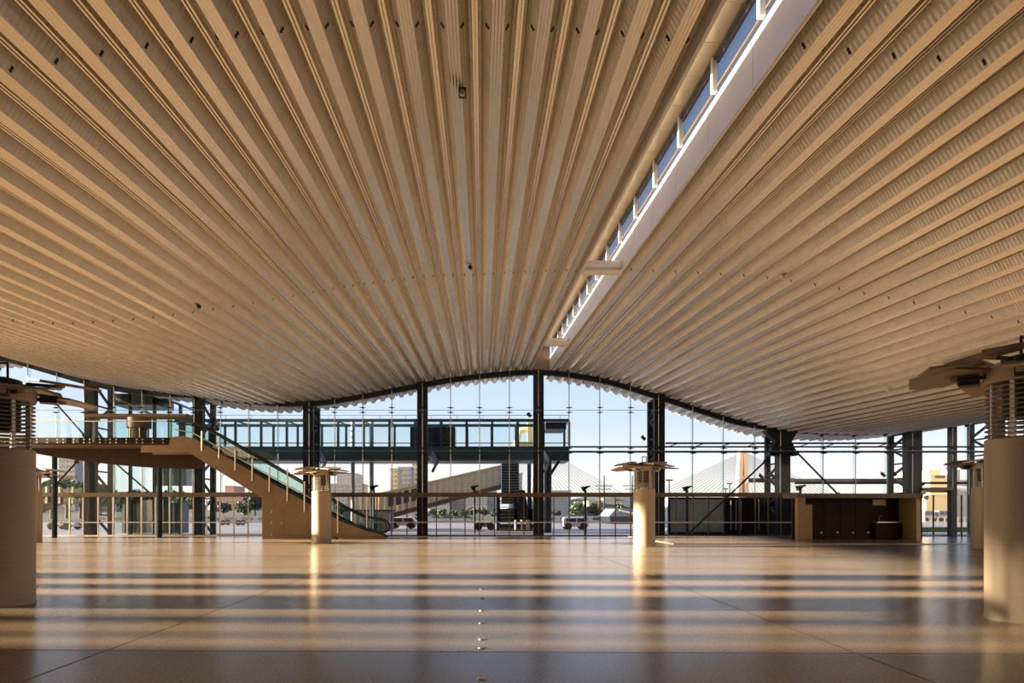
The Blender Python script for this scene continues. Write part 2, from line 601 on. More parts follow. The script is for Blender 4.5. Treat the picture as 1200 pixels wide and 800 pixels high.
# ------------------------------------------------------------------ ventilation pillars
def make_pillar(label, loc, rz):
    t = thing('ventilation_pillar', label, 'pillar', loc, rz, 'ventilation pillars in the hall')
    R = .5
    MB().lathe([(0, 0), (R + .005, 0), (R + .005, .04), (R, .05), (R, 2.68), (R - .03, 2.70), (0, 2.70)], 56).build('body', M['pillar'], t, smooth=True)
    for i in range(11):
        z = 2.76 + i * .07
        MB().lathe([(R - .10, z + .012), (R - .005, z - .012), (R, z - .004), (R - .10, z + .022), (R - .10, z + .012)], 40).build('louvre', M['pillar'], t, smooth=True)
    for i in range(8):
        a = 2 * PI * i / 8 + .2
        MB().box(R - .12, R - .05, -.03, .03, 2.69, 3.56).build('post', M['alu'], t).rotation_euler = (0, 0, a)
    MB().lathe([(.26, 3.0), (.28, 3.05), (.28, 3.56), (0, 3.56), (0, 3.0), (.26, 3.0)], 24).build('duct', M['dark'], t, smooth=True)
    MB().lathe([(0, 3.52), (R, 3.52), (R + .01, 3.54), (R + .01, 3.76), (R - .03, 3.78), (0, 3.78)], 56).build('collar', M['pillar'], t, smooth=True)
    for i in range(8):
        a = 2 * PI * i / 8 + .12
        lo = i % 2
        zb = 3.70 if lo else 3.90
        tip = -.12 if lo else -.14
        kite = [(.50, -.16), (.88, -.56), (1.42, -.38), (1.56, .20), (1.06, .56), (.50, .16)]
        b = MB()
        top = [(x, y, zb + tip * (x - .5) + .09 * y + .035) for x, y in kite]
        bot = [(x, y, zb + tip * (x - .5) + .09 * y) for x, y in kite]
        n = len(kite)
        b.add(bot + top, [tuple(range(n))[::-1], tuple(range(n, 2 * n))] + [(q, (q + 1) % n, n + (q + 1) % n, n + q) for q in range(n)])
        p = b.build('reflector_panel', M['petal'], t)
        p.rotation_euler = (0, 0, a)
        MB().cyl((.95, 0, zb + tip * .45 - .05), (.95, 0, zb + tip * .45 + .005), .07, .085, 16).build('hinge_disc', M['pillar'], p, smooth=True)
        MB().bar((.40, 0, zb - .06), (.95, 0, zb + tip * .45 - .03), .06, .05).build('arm', M['dark'], p)
    for i in range(4):
        a = 2 * PI * i / 4 + .55
        h = MB().box(.55, .82, -.13, .13, 3.55, 3.68).build('floodlight', M['dark'], t, bevel=.01)
        h.rotation_euler = (0, 0, a)
        MB().box(.815, .835, -.11, .11, 3.565, 3.665).build('lens', M['lens'], h)
    MB().lathe([(0, 3.78), (.30, 3.78), (.30, 3.9), (.12, 3.95), (0, 3.95)], 24).build('cap', M['dark'], t, smooth=True)
    b = MB()
    b.tube([(.1, 0, 3.93), (.1, 0, 4.2), (-.1, 0, 4.2), (-.1, 0, 3.93)], .02)
    b.build('top_bracket', M['steel'], t)
    return t


pil = make_pillar('large champagne metal pillar cut off by left edge of the picture', (-8.37, 11.9, 0), 0)
copy_tree(pil, (8.08, 10.15, 0), 'large champagne metal pillar cut off by right edge of the picture', .35)
copy_tree(pil, (-8.35, 35.5, 0), 'champagne pillar with sunlit left side in front of the escalator', .6)
copy_tree(pil, (7.6, 32.0, 0), 'champagne pillar right of centre with glowing lower half', .2)
copy_tree(pil, (-23.9, 36.2, 0), 'far pillar showing as a narrow strip beside the big left pillar', .1)
copy_tree(pil, (22.25, 30.2, 0), 'far pale pillar partly hidden by the big right pillar', .5)

# ------------------------------------------------------------------ steel facade columns
def steel_column(px, w, label, bracket=False, second=True):
    Y = 46.25
    X = PX(px, Y)
    zt = EYE + A(X) + .05
    t = thing('steel_column', label, 'column', (X, Y, 0), 0, 'dark steel columns of the glass wall')
    b = MB()
    b.box(-w / 2, w / 2, -.25, -.21, 0, zt).box(-w / 2, w / 2, .21, .25, 0, zt)
    b.box(-w / 2 + .02, -w / 2 + .06, -.22, .22, 0, zt).box(w / 2 - .06, w / 2 - .02, -.22, .22, 0, zt)
    b.build('main_chord', M['steel'], t)
    MB().box(-w / 2 - .12, w / 2 + .12, -.36, .36, 0, .05).build('base_plate', M['steel'], t)
    if second:
        MB().box(-.17, .17, 2.3, 2.6, 0, zt - .1).build('outer_chord', M['steel'], t)
        n = 7
        for i in range(n):
            z0, z1 = zt * i / n, zt * (i + 1) / n
            a, c = ((0, .25), (0, 2.3)) if i % 2 else ((0, 2.3), (0, .25))
            MB().bar((0, a[1], z0 + .1), (0, c[1], z1 - .1), .13, .13).build('brace', M['steel'], t)
            MB().bar((0, .25, z1 - .1), (0, 2.3, z1 - .1), .1, .1).build('strut', M['steel'], t)
    if bracket:
        zb = PZ(534, Y)
        b = MB()
        b.prism_y([(-1.3, zt), (-.55, zt - .75), (-1.0, zb + .1), (-1.0, zb), (.9, zb), (.9, zb + .1), (.5, zt - .75), (.9, zt)], -.32, .32)
        b.build('flared_bracket', M['steel'], t)
    return t


steel_column(107, .66, 'dark steel lattice column left of the glazed lift tower')
steel_column(233, .66, 'dark steel lattice column behind the top of the escalator')
steel_column(362, .68, 'dark steel lattice column behind the pillar by the escalator')
steel_column(495, .68, 'dark steel column rising right of the escalator foot')
steel_column(631, .68, 'tallest dark steel column directly under the roof slot')
steel_column(772, .70, 'dark steel lattice column behind the glowing pillar right of centre')
steel_column(917, .86, 'dark steel lattice column with flared bracket at its head', True)
steel_column(1069, 1.05, 'wide dark steel lattice column behind right end of the bar')
steel_column(1168, .8, 'dark steel lattice column mostly hidden behind the big right pillar')
o = MB().box(-.2, .2, -.2, .2, 0, PZ(500, 46)).build('steel_post', M['steel'], loc=(PX(1117, 46), 46.1, 0))
tag(o, 'slim dark steel post right of the bar in the glass wall', 'post')

# ------------------------------------------------------------------ glass wall
FINS = [-40, -4, 32, 66, 98, 133, 166, 199, 227, 258, 291, 325, 362, 392, 425, 459, 495, 528, 562, 597, 631, 667, 703, 739, 772, 812, 848, 885, 915, 965, 1003, 1040, 1070, 1117, 1136, 1166, 1200]
ROWS = [2.74, 5.7, 8.42]
for i in range(len(FINS) - 1):
    x0, x1 = PX(FINS[i], YG), PX(FINS[i + 1], YG)
    top0, top1 = EYE + A(x0) - .2, EYE + A(x1) - .2
    zmin = min(top0, top1)
    b = MB()
    lv = [.06] + [r for r in ROWS if r < zmin - .4]
    for k, z0 in enumerate(lv):
        last = k == len(lv) - 1
        za = top0 if last else lv[k + 1] - .012
        zb = top1 if last else lv[k + 1] - .012
        a, c = x0 + .008, x1 - .008
        b.add([(a, YG, z0), (c, YG, z0), (c, YG, zb), (a, YG, za), (a, YG + .015, z0), (c, YG + .015, z0), (c, YG + .015, zb), (a, YG + .015, za)],
              [(0, 1, 2, 3), (7, 6, 5, 4), (0, 4, 5, 1), (1, 5, 6, 2), (2, 6, 7, 3), (3, 7, 4, 0)])
    wn += 1
    w = struct(b.build('window_%d' % wn, M['glass']))
    # hanging glass fin and its fittings at the right edge
    fz = EYE + A(x1) - .1
    struct(MB().box(x1 - .02, x1 + .02, YG + .05, YG + .4, 2.75, fz).build('glass_fin', M['teal_glass'], w))
    struct(MB().cyl((x1, YG + .04, 2.8), (x1, YG + .04, fz), .028, n=8).build('fin_edge', M['alu'], w))
    ft = MB()
    for r in ROWS + []:
        if r < fz - .5 and r > 3:
            for dz in (-.16, .16):
                ft.bar((x1 - .2, YG - .05, r + dz), (x1 + .2, YG - .05, r + dz), .05, .05)
                ft.cyl((x1, YG - .12, r + dz), (x1, YG + .06, r + dz), .06, n=10)
    ft.box(x1 - .03, x1 + .03, YG + .02, YG + .42, fz - .05, fz + .1)
    struct(ft.build('fin_fitting', M['steel'], w))
    jt = MB()
    for r in ROWS:
        if r < zmin - .4:
            jt.box(x0, x1, YG - .008, YG + .02, r - .014, r + .014)
    struct(jt.build('glass_joint', M['gutter'], w))
    mu = MB()
    mu.box(x1 - .035, x1 + .035, YG - .08, YG + .02, 0, 2.74)
    xm = (x0 + x1) / 2
    mu.box(xm - .03, xm + .03, YG - .08, YG + .02, 0, 2.74)
    mu.box(x0, x1, YG - .06, YG + .02, 0, .08)
    struct(mu.build('mullion', M['alu'] if FINS[i] < 420 else M['steel_brown'], w))

xl, xr = PX(-40, YG), PX(936, YG)
struct(MB().box(xl, xr, YG - .32, YG - .06, 2.62, 2.90).build('trim_9', M['steel_brown']))
struct(MB().box(PX(667, YG), PX(1200, YG), YG - .02, YG + .10, 5.92, 6.02).build('trim_10', M['steel']))
struct(MB().box(PX(667, YG), PX(1200, YG), YG - .02, YG + .10, 5.58, 5.68).build('trim_11', M['steel']))
b = MB().bar((PX(780, 47), 47, 6.35), (PX(1070, 47), 47, 6.35), .12, .12)
xx = PX(780, 47)
while xx < PX(1060, 47):
    b.bar((xx, 47, 6.05), (xx + .9, 47, 6.35), .06, .06)
    xx += 1.8
struct(b.build('trim_12', M['steel']))
b = MB().bar((xl, YG - .3, .93), (xr, YG - .3, .93), .07, .07)
x = xl
while x < xr:
    b.bar((x, YG - .3, .93), (x, YG - .05, .93), .03, .03)
    x += 1.93
tag(b.build('handrail', M['white']), 'long pale horizontal rail along the foot of the glass wall', 'rail')


def rod(px0, py0, px1, py1, Y, label, r=.06):
    o = MB().cyl((PX(px0, Y), Y, PZ(py0, Y)), (PX(px1, Y), Y, PZ(py1, Y)), r, n=10)
    p = o.build('brace_rod', M['steel'], smooth=True)
    for q in ((px0, py0), (px1, py1)):
        x, z = PX(q[0], Y), PZ(q[1], Y)
        MB().cyl((x, Y - .06, z), (x, Y + .06, z), .13, n=12).build('end_plate', M['steel'], p)
    tag(p, label, 'brace', 'diagonal bracing rods of the glass wall')


rod(806, 626, 897, 540, 45.2, 'long dark diagonal rod rising in front of the grey container')
rod(934, 530, 982, 579, 45.2, 'dark diagonal rod running down to the top of the bar')
rod(66, 473, 99, 510, 45.2, 'upper dark diagonal rod above the mezzanine at far left')
rod(90, 541, 66, 567, 44.9, 'dark diagonal rod below the mezzanine leaning up to the right')
rod(38, 546, 75, 570, 45.25, 'dark diagonal rod below the mezzanine leaning down to the right')

# ------------------------------------------------------------------ mezzanine at left
YM = 41.2
xr = PX(203, YM)
zd = PZ(513, YM)
t = thing('mezzanine', 'upper walkway at left with glass balustrade and bolted dark edge', 'mezzanine', (0, 0, 0))
t['kind'] = 'structure'
deck_poly = [(-37, YM), (xr, YM), (xr + .2, 44.6), (-37, 45.2)]
MB().prism_z(deck_poly, zd - .38, zd).build('deck', M['soffit_brown'], t)
MB().box(-37, xr, YM - .06, YM, zd - .42, zd + .02).build('edge_plate', M['joinery'], t)
# curved underside beam
pts = []
b = MB()
for i in range(21):
    f = i / 20
    X = -30 + (PX(238, 44.4) + 30) * f
    zb = PZ(527, 44) - (1 - (1 - f) ** 2) * (PZ(527, 44) - PZ(549, 44))
    pts.append((X, zb))
poly = pts + [(pts[-1][0], zd - .36), (pts[0][0], zd - .36)]
b.prism_y(poly, 44.0, 44.5)
b.build('curved_beam', M['joinery'], t)
bt = MB()
X = -30
k = 0
while X < xr - .3:
    for dz in (-.1, -.28):
        bt.cyl((X, YM - .10, zd + dz), (X, YM - .05, zd + dz), .045, n=8)
    k += 1
    X += .62 if k % 3 else .35
bt.build('edge_bolt', M['alu'], t)['kind'] = 'stuff'
X = -34.0
while X < xr - .5:
    x1 = min(X + 1.55, xr)
    g = MB().box(X + .01, x1 - .01, YM - .09, YM - .075, zd - .3, zd + 1.05).build('glass_panel', M['teal_glass'], t)
    X = x1
b = MB().bar((-34, YM - .08, zd + 1.0), (xr, YM - .08, zd + 1.0), .05, .05)
b.build('handrail', M['alu'], t)
for px in (64, 187):
    o = MB().cyl((0, 0, 0), (0, 0, zd - .4), .16, n=16).build('mezzanine_post', M['steel'], loc=(PX(px, 44.2), 44.2, 0), smooth=True)
    tag(o, ('slim dark post under the mezzanine at far left' if px < 100 else 'slim dark post under the mezzanine in front of the lift tower'), 'post', 'posts under the mezzanine')

# flat canopy on a drum on the mezzanine
Yc = 43.0
xc = PX(163, Yc)
t = thing('drum_kiosk', 'mezzanine kiosk with brown drum under a long flat canopy board', 'kiosk', (xc, Yc, zd))
zc = PZ(490, Yc) - zd
MB().box(-3.2, 3.25, -.45, .45, zc, zc + .24).build('canopy', M['soffit_brown'], t, bevel=.08)
MB().lathe([(.72, zc - .62), (.72, zc), (0, zc), (0, zc - .62), (.72, zc - .62)], 32).build('drum', M['soffit_brown'], t, smooth=True)
for i in range(6):
    a = 2 * PI * i / 6
    MB().cyl((.6 * math.cos(a), .6 * math.sin(a), 0), (.6 * math.cos(a), .6 * math.sin(a), zc - .55), .04, n=8).build('post', M['alu'], t)
MB().lathe([(.45, 0), (.45, zc - .62), (0, zc - .62)], 24).build('core', M['steel_brown'], t, smooth=True)

# glass landing below the mezzanine, far left
t = thing('glass_landing', 'small glass balustraded landing below the mezzanine at far left', 'landing', (PX(70, 47.5), 47.5, 0))
z = PZ(590, 47.5)
MB().box(-2.2, 2.0, -.8, .8, z, z + .14).build('deck', M['steel_brown'], t)
MB().box(-2.2, 2.0, -.82, -.80, z + .05, z + 1.1).build('glass_panel', M['green_glass'], t)
for x in (-2.1, -.4, .5, 1.4):
    MB().box(x - .06, x + .06, -.88, -.8, z, z + 1.15).build('post', M['alu'], t)
MB().box(.9, 1.7, -.9, -.3, z, z + 1.0).build('glass_box', M['green_glass'], t)
MB().box(-2.6, 1.6, -.85, -.6, z + 1.75, z + 1.9).build('handrail_board', M['cladding'], t)
MB().prism_y([(-2.2, z), (-.2, z), (-2.2, z - .9)], -.7, .7).build('stair_soffit', M['dark'], t)
MB().cyl((-2.0, 0, 0), (-2.0, 0, z), .12, n=12).build('leg', M['steel'], t)
MB().cyl((1.8, 0, 0), (1.8, 0, z), .12, n=12).build('leg', M['steel'], t)

# ------------------------------------------------------------------ escalator
YE0, YE1 = 41.0, 42.5
sc = YE0 / F


def E(px, py):
    return ((px - CX) * sc, EYE + (CY - py) * sc)


t = thing('escalator', 'long bronze escalator descending right from mezzanine to hall floor', 'escalator', (0, 0, 0))
outer = [(200, 512), (215, 510.5), (226, 513), (340, 578), (400, 611), (430, 622), (447, 626), (452, 630), (446, 631), (400, 631), (390, 627), (308, 584), (221, 530), (165, 530), (165, 522), (198, 521)]
poly = [E(*p) for p in outer]
poly = [(x, max(z, .002)) for x, z in poly]
MB().prism_y(poly, YE0, YE0 + .05).build('side_panel', M['cladding'], t)
MB().prism_y(poly, YE1 - .05, YE1).build('side_panel', M['cladding'], t)
tr = [(205, 519), (224, 521), (340, 587), (402, 620), (446, 629.5), (400, 630.5), (308, 583), (221, 529)]
MB().prism_y([(E(*p)[0], max(E(*p)[1], .002)) for p in tr], YE0 + .05, YE1 - .05).build('truss', M['cladding'], t)
# panel seams on the near side
sm = MB()
for px, py in ((268, 545), (300, 563), (332, 580), (364, 598)):
    a, c = E(px, py), E(px - 9, py + 16)
    sm.bar((a[0], YE0 - .004, a[1]), (c[0], YE0 - .004, c[1]), .03, .008, up=(0, 1, 0))
sm.build('panel_seam', M['timber'], t)
# steps
for i in range(26):
    f = i / 25
    a = E(226 + (405 - 226) * f, 517 + (618 - 517) * f)
    MB().box(a[0] - .2, a[0] + .2, YE0 + .3, YE1 - .3, a[1] - .2, a[1] + .02).build('step', M['step'], t)
# balustrades
gl = [(200, 512), (226, 513), (340, 577), (400, 610), (430, 621), (446, 624), (449, 615), (444, 609), (425, 606), (400, 594), (340, 559), (250, 508), (226, 496), (200, 493)]
hr = [(195, 493), (226, 495), (250, 507), (340, 558), (400, 593), (425, 605), (444, 608), (450, 611), (453, 616), (452, 621), (447, 625)]
for yy in (YE0 + .12, YE1 - .14):
    MB().prism_y([E(*p) for p in gl], yy, yy + .015).build('balustrade_glass', M['green_glass'], t)
    pp = [(E(*p)[0], yy + .007, E(*p)[1]) for p in hr]
    MB().tube(pp, .055, 8).build('handrail', M['rubber'], t)
    sk = [(226, 513), (340, 577), (400, 610), (430, 621.5), (446, 625)]
    pp = [(E(*p)[0], yy + .007, E(*p)[1]) for p in sk]
    MB().tube(pp, .10, 8).build('skirt_trim', M['teal'], t)
MB().box(E(452, 0)[0] - .9, E(452, 0)[0] + .9, YE0 + .1, YE1 - .1, 0, .02).build('landing_plate', M['step'], t)
# guard posts along the near side
for px, y0, y1 in ((237, 505, 528), (257, 511, 537), (276, 527, 551), (296, 537, 563), (316, 547, 576), (337, 549, 587), (357, 564, 600), (396, 584, 624), (430, 592, 618)):
    a, c = E(px, y0), E(px, y1)
    MB().cyl((a[0], YE0 - .05, a[1]), (c[0], YE0 - .05, c[1]), .045, n=10).build('guard_post', M['alu'], t, smooth=True)
b = MB()
a, c = E(226, 507), E(430, 613)
b.tube([(E(205, 503)[0], YE0 - .03, E(205, 503)[1]), (a[0], YE0 - .03, a[1]), (E(398, 602)[0], YE0 - .03, E(398, 602)[1])], .03, 8)
b.build('guard_rail', M['alu'], t)
# wall under the escalator
t = thing('panelled_base', 'bronze panelled wall block standing under the escalator', 'wall block', (0, 0, 0))
bp = [E(307, 631), E(398, 631), E(388, 628), E(307, 586)]
bp = [(x, max(0, z)) for x, z in bp]
for i, (p0, p1) in enumerate(((307, 332), (332, 360), (360, 392))):
    def ztop(px):
        return E(px, 583 + (px - 307) * (627 - 583) / 83)[1]
    poly = [(E(p0, 0)[0] + .006, 0), (E(p1, 0)[0] - .006, 0), (E(p1, 0)[0] - .006, max(.03, ztop(p1))), (E(p0, 0)[0] + .006, ztop(p0))]
    MB().prism_y(poly, YE0 + .055, YE1 - .06).build('panel', M['cladding'], t)
b = MB()
for py in (598, 600, 611, 613, 625, 627):
    x, z = E(318, py)
    b.cyl((x, YE0 + .02, z), (x, YE0 + .06, z), .045, n=10)
x, z = E(330, 613)
b.cyl((x, YE0 + .02, z), (x, YE0 + .06, z), .05, n=10)
b.build('fixing', M['alu'], t)

# ------------------------------------------------------------------ bar counter recess at right
YB0, YB1 = 38.2, 43.5
z1 = PZ(578, YB0)
X0, X1 = PX(935, YB0), PX(1079, YB0)
o = MB().box(9.5, X1 + .1, 33.9, 44.6, .001, .05).build('platform', M['floor'])
tag(o, 'low pale platform carrying the bar recess', 'platform')
t = thing('bar_recess', 'dark joinery bar recess with golden end walls at right', 'bar', (0, 0, .05))
zz = z1 - .05
MB().box(X0, X0 + .42, YB0, YB0 + .35, 0, zz).build('end_wall', M['timber'], t)
MB().box(X1 - .25, X1, YB0, YB0 + 1.75, 0, zz).build('end_wall', M['timber'], t)
MB().box(X1, X1 + .12, YB0 + .1, YB0 + 1.75, 0, zz).build('side_panel', M['joinery'], t)
MB().box(X0 + .42, X1 - .25, YB0 + 1.6, YB0 + 1.72, 0, zz - .25).build('back_wall', M['joinery'], t)
MB().box(X0 - .05, X1 + .1, YB0 - .06, YB0 + 1.75, zz - .25, zz).build('fascia', M['steel_brown'], t)
dx = [949, 966, 985, 1003, 1021]
for a, c in zip(dx, dx[1:]):
    xa, xc_ = PX(a, YB0 + 1.5) + .015, PX(c, YB0 + 1.5) - .015
    d = MB().box(xa, xc_, YB0 + 1.55, YB0 + 1.6, .05, zz - .3).build('door', M['joinery'], t)
    MB().cyl((xc_ - .15, YB0 + 1.49, .38), (xc_ - .15, YB0 + 1.55, .38), .06, n=12).build('knob', M['white'], d)
xs0, xs1 = PX(1023, YB0 + 1.5), PX(1054, YB0 + 1.5)
MB().box(xs0, xs1, YB0 + 1.1, YB0 + 1.6, .95, 1.0).build('shelf', M['alu'], t)
MB().box(xs0, xs1, YB0 + 1.2, YB0 + 1.6, .05, .92).build('cabinet', M['joinery'], t)
MB().box(xs0, xs0 + .75, YB0 + 1.5, YB0 + 1.6, zz - .65, zz - .3).build('panel', M['timber'], t)
b = MB().tube([(xs0 + .3, YB0 + 1.4, 1.0), (xs0 + .3, YB0 + 1.4, 1.35), (xs0 + .3, YB0 + 1.15, 1.33)], .025, 8)
b.build('tap', M['alu'], t)
MB().box(PX(946, YB0 + .9), PX(949, YB0 + .9), YB0 + .6, YB0 + 1.6, 0, zz - .6).build('pilaster', M['timber'], t)
for i, (px, py) in enumerate(((1079, 577), (1082, 583))):
    o = MB().lathe([(0, -.12), (.1, -.1), (.13, 0), (.1, .1), (0, .12)], 16).build('security_camera', M['white'], smooth=True, loc=(PX(px, YB0), YB0 - .26, PZ(py, YB0)))
    MB().cyl((0, 0, 0), (-.08, .2, 0), .03, n=8).build('mount', M['alu'], o)
    tag(o, '%s white dome camera at right end of the bar fascia' % ('upper', 'lower')[i], 'camera')

# ------------------------------------------------------------------ outside: gutter pipe, floodlights on columns
t = thing('gutter_beam', 'blue grey horizontal gutter beam above the bar outside the glass', 'beam', (0, 49.4, 0))
zg = PZ(563.5, 49.4)
MB().box(PX(932, 49.4), PX(1062, 49.4), -.2, .2, zg - .05, zg + .16).build('beam', M['gutter'], t)
MB().box(PX(932, 49.4), PX(1165, 49.4), -.12, .12, zg - .22, zg - .05).build('lower_flange', M['steel'], t)
o = MB().box(PX(876, 49.4), PX(930, 49.4), -.2, .2, zg - .1, zg + .2).build('gutter_beam', M['gutter'], loc=(0, 49.4, 0))
tag(o, 'short blue grey beam crossing the bracketed column', 'beam')


def floodlight(px, py, Y, label):
    x, z = PX(px, Y), PZ(py, Y)
    o = MB().box(-.17, .17, -.10, .10, -.10, .10).build('floodlight', M['steel'], loc=(x, Y, z), bevel=.02)
    o.rotation_euler = (.5, .7, .2)
    MB().box(-.14, .14, -.112, -.10, -.08, .08).build('lens', M['dark'], o)
    MB().bar((0, .1, 0), (0, .6, .05), .05).build('arm', M['steel'], o)
    tag(o, label, 'floodlight', 'floodlights on the steel columns')


floodlight(620, 486, 47.5, 'small dark floodlight left of the tallest steel column')
floodlight(754, 513, 47.5, 'small dark floodlight left of the column behind the glowing pillar')
floodlight(892, 558, 47.5, 'left floodlight of the pair on the bracketed column')
floodlight(906, 558, 47.5, 'right floodlight of the pair on the bracketed column')
floodlight(1035, 556, 47.5, 'left floodlight of the pair above the bar')
floodlight(1048, 555, 47.5, 'right floodlight of the pair above the bar')
floodlight(254, 502, 47.5, 'small dark floodlight on the column behind the escalator top')


def lamp_post(px, ytop, Y, label, wedge=True):
    x = PX(px, Y)
    zt = PZ(ytop, Y)
    t = thing('lamp_post', label, 'lamp post', (x, Y, 0), 0, 'lamp posts outside the glass')
    MB().cyl((0, 0, 0), (0, 0, zt), .09 if wedge else .06, n=10).build('pole', M['steel'], t, smooth=True)
    if wedge:
        MB().prism_y([(-.25, zt + .02), (.32, zt + .22), (.30, zt + .32), (-.32, zt + .22), (-.12, zt - .1), (.1, zt - .1)], -.2, .2).build('lamp_head', M['steel'], t)
    else:
        MB().box(-.28, .28, -.14, .14, zt, zt + .1).build('lamp_head', M['steel'], t)


lamp_post(686, 574, 49, 'dark wedge headed lamp post right of the tallest column')
lamp_post(805, 574, 49, 'dark wedge headed lamp post in front of the grey container')
lamp_post(938, 573, 49, 'dark wedge headed lamp post behind left end of the bar')
lamp_post(556, 573, 52, 'dark wedge headed lamp post in front of the gangway')
lamp_post(438, 573, 50, 'dark wedge headed lamp post near the escalator foot')
lamp_post(1077, 572, 49, 'dark wedge headed lamp post behind right end of the bar')
lamp_post(784, 563, 60, 'thin flat headed lamp post right of the glowing pillar', False)
lamp_post(855, 567, 75, 'taller thin lamp post just left of the bridge pylon', False)
lamp_post(850, 573, 80, 'shorter thin lamp post just left of the bridge pylon', False)

# ------------------------------------------------------------------ lift tower outside left
YT = 49.5
t = thing('lift_tower', 'glazed lift tower with dark head box outside at left', 'lift tower', (0, YT, 0))
xa, xb, xc2 = PX(131, YT), PX(182, YT), PX(211, YT)
zt = PZ(461, YT)
zr = PZ(474, YT)
MB().prism_y([(xa, PZ(474, YT)), (xb, PZ(474, YT)), (xb, zt), (xa, zt)], 0, 3).build('head_box', M['navy'], t)
MB().prism_y([(xb, zt), (xc2, zr), (xc2, zr - .12), (xb, zt - .12)], 0, 3).build('roof_edge', M['teal'], t)
for x in (xa, xa + 1.3, xb - .1, xb + 1.0, xc2):
    MB().box(x - .1, x + .1, 0, .2, 0, (zt if x < xb else zr)).build('post', M['teal'], t)
for z in (3.0, 5.4, 6.6, 8.4):
    MB().box(xa, xc2, .02, .14, z - .07, z + .07).build('rail', M['teal'], t)
MB().box(xa, xb, .1, .115, 0.05, zt - .7).build('glass_wall', M['teal_glass'], t)
MB().box(xb, xc2, .1, .115, 0.05, zr - .2).build('glass_wall', M['teal_glass'], t)
MB().bar((xa + .2, .05, 5.2), (xb - .3, .05, 2.9), .1).build('brace', M['teal'], t)
MB().bar((xa + .2, .05, 9.9), (xb - .3, .05, 8.7), .16).build('brace', M['gutter'], t)
car = MB().box(PX(139, YT), PX(161, YT), .5, 2.2, .05, 2.5).build('lift_car', M['silo'], t)
for i in range(5):
    x = PX(141, YT) + i * .25
    MB().box(x, x + .1, .42, .5, .1, 2.1).build('door_slat', M['alu'], car)
MB().box(PX(137, YT), PX(163, YT), .3, .5, 2.2, 2.5).build('car_header', M['cladding'], car)
MB().box(PX(170, YT), PX(208, YT), 1.5, 2.5, 3.6, 6.0).build('grey_panel', M['gutter'], t)
MB().box(PX(183, YT), PX(206, YT), .6, 2.2, .05, 2.3).build('machine_cabinet', M['apart_blue'], t)

# ------------------------------------------------------------------ glazed footbridge outside
YS, YS2 = 54.0, 57.2
t = thing('footbridge', 'long teal glazed footbridge running across behind the glass wall', 'footbridge', (0, 0, 0))
xa, xb = PX(205, YS), PX(667, YS)
zb0, zb1 = PZ(540, YS), PZ(523, YS)
zt0 = PZ(494, YS)
MB().box(xa, xb, YS, YS2, zb0 + .25, zb0 + .5).build('deck', M['gutter'], t)
MB().box(xa, xb, YS - .12, YS, zb0 + .1, zb1).build('side_beam', M['teal'], t)
MB().box(xa, xb, YS2, YS2 + .12, zb0 + .1, zb1).build('side_beam', M['teal'], t)
MB().box(xa, xb, YS - .05, YS2 + .05, zb0, zb0 + .12).build('soffit', M['gutter'], t)
for y in (YS, YS2):
    MB().box(xa, xb, y - .1, y + .1, zt0, zt0 + .22).build('top_chord', M['teal'], t)
    MB().box(xa, xb, y - .05, y + .05, PZ(525, YS), PZ(525, YS) + .14).build('rail', M['teal'], t)
    MB().box(xa, xb, y - .03, y + .03, PZ(519.5, YS), PZ(519.5, YS) + .07).build('rail', M['teal'], t)
    n = int((xb - xa) / 2.03)
    for i in range(n + 1):
        x = xb - i * 2.03
        MB().box(x - .09, x + .09, y - .08, y + .08, zb1 - .1, zt0).build('post', M['teal'], t)
for i in range(n + 1):
    x = xb - i * 2.03
    MB().bar((x, YS, zt0 + .1), (x, YS2, zt0 + .1), .12).build('roof_bar', M['teal'], t)
    if i < n:
        MB().box(x - 1.98, x - .05, YS - .02, YS, zb1, zt0).build('glass_panel', M['teal_glass'], t)
b = MB().bar((xa, YS - .1, zt0 + .5), (xb, YS - .1, zt0 + .5), .04)
x = xa
while x < xb:
    b.bar((x, YS - .1, zt0 + .2), (x, YS - .1, zt0 + .5), .03)
    x += 2.03
b.build('roof_rail', M['gutter'], t)
MB().box(PX(480, YS), PX(533, YS), YS + .4, YS2 - .3, zb1 - .3, zt0 - .35).build('cabin', M['navy'], t)
MB().box(PX(520, YS), PX(530, YS), YS + .36, YS + .4, zb1, zt0 - .8).build('cabin_window', M['dark_glass'], t)
MB().box(PX(640, YS), PX(664, YS), YS + .2, YS2, zt0 - .55, zt0).build('end_hood', M['navy'], t)
MB().prism_y([(PX(640, YS), zb0 + .1), (PX(660, YS), zb0 + .1), (PX(667, YS), zb0 + .7), (PX(640, YS), zb0 + .7)], YS - .1, YS2).build('end_floor', M['teal'], t)
for px in (413.5, 435.5):
    MB().cyl((PX(px, 56), 56, 0), (PX(px, 56), 56, zt0 + .3), .17, n=14).build('support', M['gutter'], t, smooth=True)
for px in (366, 497, 628):
    a = PX(px, 51)
    MB().bar((PX(px + 6, 49), 49, zb0 + .25), (PX(px + 14, YS), YS, zb0 - .1), .3, .5).build('bracket', M['gutter'], t)
    MB().bar((PX(px + 10, 51), 51, zb0 - 1.0), (PX(px + 16, YS), YS, zb0), .16, .16).build('strut', M['steel'], t)
MB().bar((PX(641, YS), YS, PZ(562, YS)), (PX(655, YS), YS, zb0), .22).build('strut', M['steel'], t)
MB().cyl((PX(642, YS), YS, 0), (PX(642, YS), YS, zb0), .3, n=12).build('leg', M['steel'], t)

